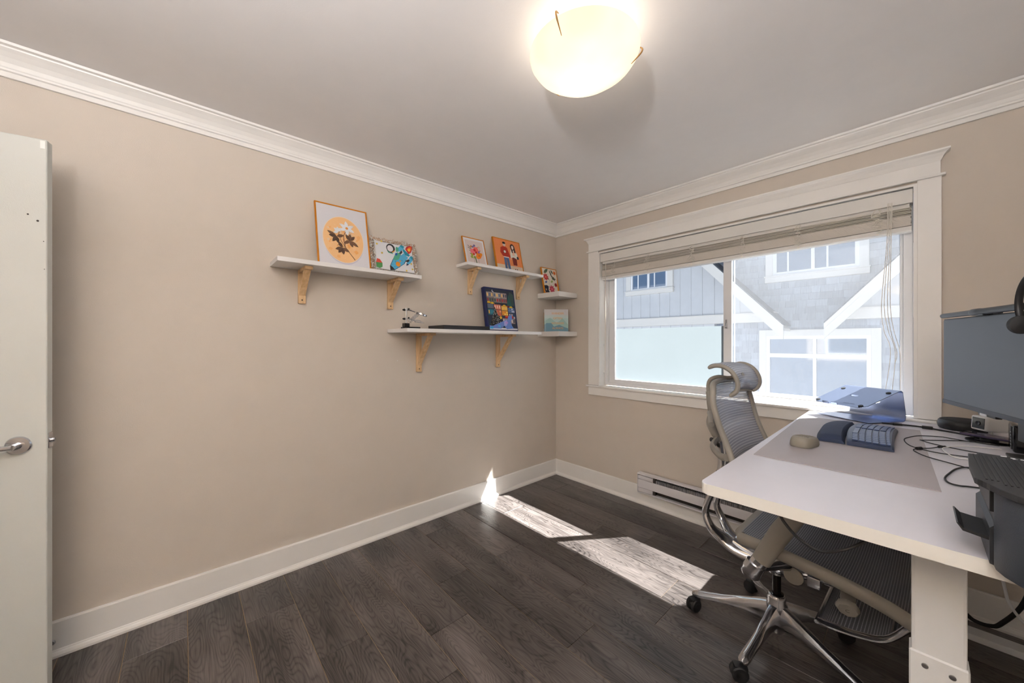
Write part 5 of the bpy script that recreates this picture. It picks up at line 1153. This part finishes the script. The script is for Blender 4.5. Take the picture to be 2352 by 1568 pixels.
ztL = gable('L', -2.6, .77, -5.97); ztR = gable('R', 4.6, 1.34, 7.86)
for k in range(-9, 14):
    x = -2.02+.245*k
    if -5 < x < .35:
        z0 = 2.48 if -2.63 < x < -1.42 else 1.892; top_ = ztL(x)-.01
        if -2.63 < x < -1.42:
            part('batten', 'ext_panel', hs_, lambda bm: box(bm, (x-.018, 5.805, 1.892), (x+.018, 5.822, 2.48)))
            z0 = 3.5
        if top_ > z0: part('batten', 'ext_panel', hs_, lambda bm: box(bm, (x-.018, 5.805, z0), (x+.018, 5.822, top_)))
    if -5 < x < -.60: part('batten', 'ext_panel', hs_, lambda bm: box(bm, (x-.018, 5.855, -.2), (x+.018, 5.872, 1.70)))
for x in (1.92, 2.2, 2.5): part('batten', 'ext_panel', hs_, lambda bm: box(bm, (x-.018, 5.805, 1.892), (x+.018, 5.822, ztR(x)-.01)))
part('lower_panel', 'ext_panel', hs_, lambda bm: box(bm, (-6.4, 5.87, -2.9), (-.55, 6.03, 1.70)))
def hwin(x0, x1, z0, z1, y, tr, sill, mull, horiz=None, muntins=(), frame_w=.06):
    """trimmed house window: outer trim, sill board, frame with mullion, panes"""
    w_ = part('house_window', 'ext_trim', hs_, lambda bm: (box(bm, (x0-tr, y-.03, z0-.0), (x0, y+.06, z1+tr), .002, 1), box(bm, (x1, y-.03, z0), (x1+tr, y+.06, z1+tr), .002, 1), box(bm, (x0, y-.03, z1), (x1, y+.06, z1+tr), .002, 1), box(bm, (x0-tr-.01, y-.045, z0-sill), (x1+tr+.01, y+.06, z0-.028), .002, 1), box(bm, (x0-tr-.02, y-.06, z0-.028), (x1+tr+.02, y+.06, z0))))
    fw = frame_w
    part('frame', 'vinyl', w_, lambda bm: (box(bm, (x0, y-.015, z0), (x0+fw, y+.05, z1)), box(bm, (x1-fw, y-.015, z0), (x1, y+.05, z1)), box(bm, (x0+fw, y-.015, z0), (x1-fw, y+.05, z0+fw)), box(bm, (x0+fw, y-.015, z1-fw), (x1-fw, y+.05, z1)), box(bm, (mull-.026, y-.015, z0+fw), (mull+.026, y+.05, z1-fw))) + (tuple(box(bm, (a, y-.010, horiz-.04), (b, y+.045, horiz+.04)) for a, b in ((x0+fw, mull-.026), (mull+.026, x1-fw))) if horiz else ()))
    zs = ((z0+fw, horiz-.04), (horiz+.04, z1-fw)) if horiz else ((z0+fw, z1-fw),)
    for a, b in ((x0+fw, mull-.026), (mull+.026, x1-fw)):
        for c, e in zs: part('pane', 'ext_glass', w_, lambda bm: box(bm, (a, y+.015, c), (b, y+.022, e)))
    for mx_ in muntins: part('muntin', 'vinyl', w_, lambda bm: box(bm, (mx_-.014, y+.004, z0+fw), (mx_+.014, y+.014, z1-fw)))
    return w_
wl = hwin(.49, 1.745, 2.615, 3.62, 5.99, .12, .13, 1.11, None, (.73, 1.315))
wl2 = hwin(.38, 1.89, -.35, 1.42, 5.99, .12, .16, 1.135, 1.04)
for a, b in ((.44, 1.10), (1.17, 1.83)):
    tag(part('blind_slats', 'blind', wl2, lambda bm: [box(bm, (a, 6.018, -.28+i*.043), (b, 6.024, -.262+i*.043)) for i in range(38)]), kind='stuff')
wl3 = hwin(-2.50, -1.55, 2.60, 3.35, 5.795, .13, .115, -2.03, None, (-2.31, -1.88), .045)
part('eave', 'ext_trim', hs_, lambda bm: box(bm, (-7, 5.5, 4.4), (8, 6.3, 4.55)))
part('main_roof', 'roof', hs_, lambda bm: prism(bm, [(-7, 5.45, 4.56), (-7, 9.5, 6.6), (-7, 9.5, 6.7), (-7, 5.45, 4.66)], (15, 0, 0)))
print('planks', pc)
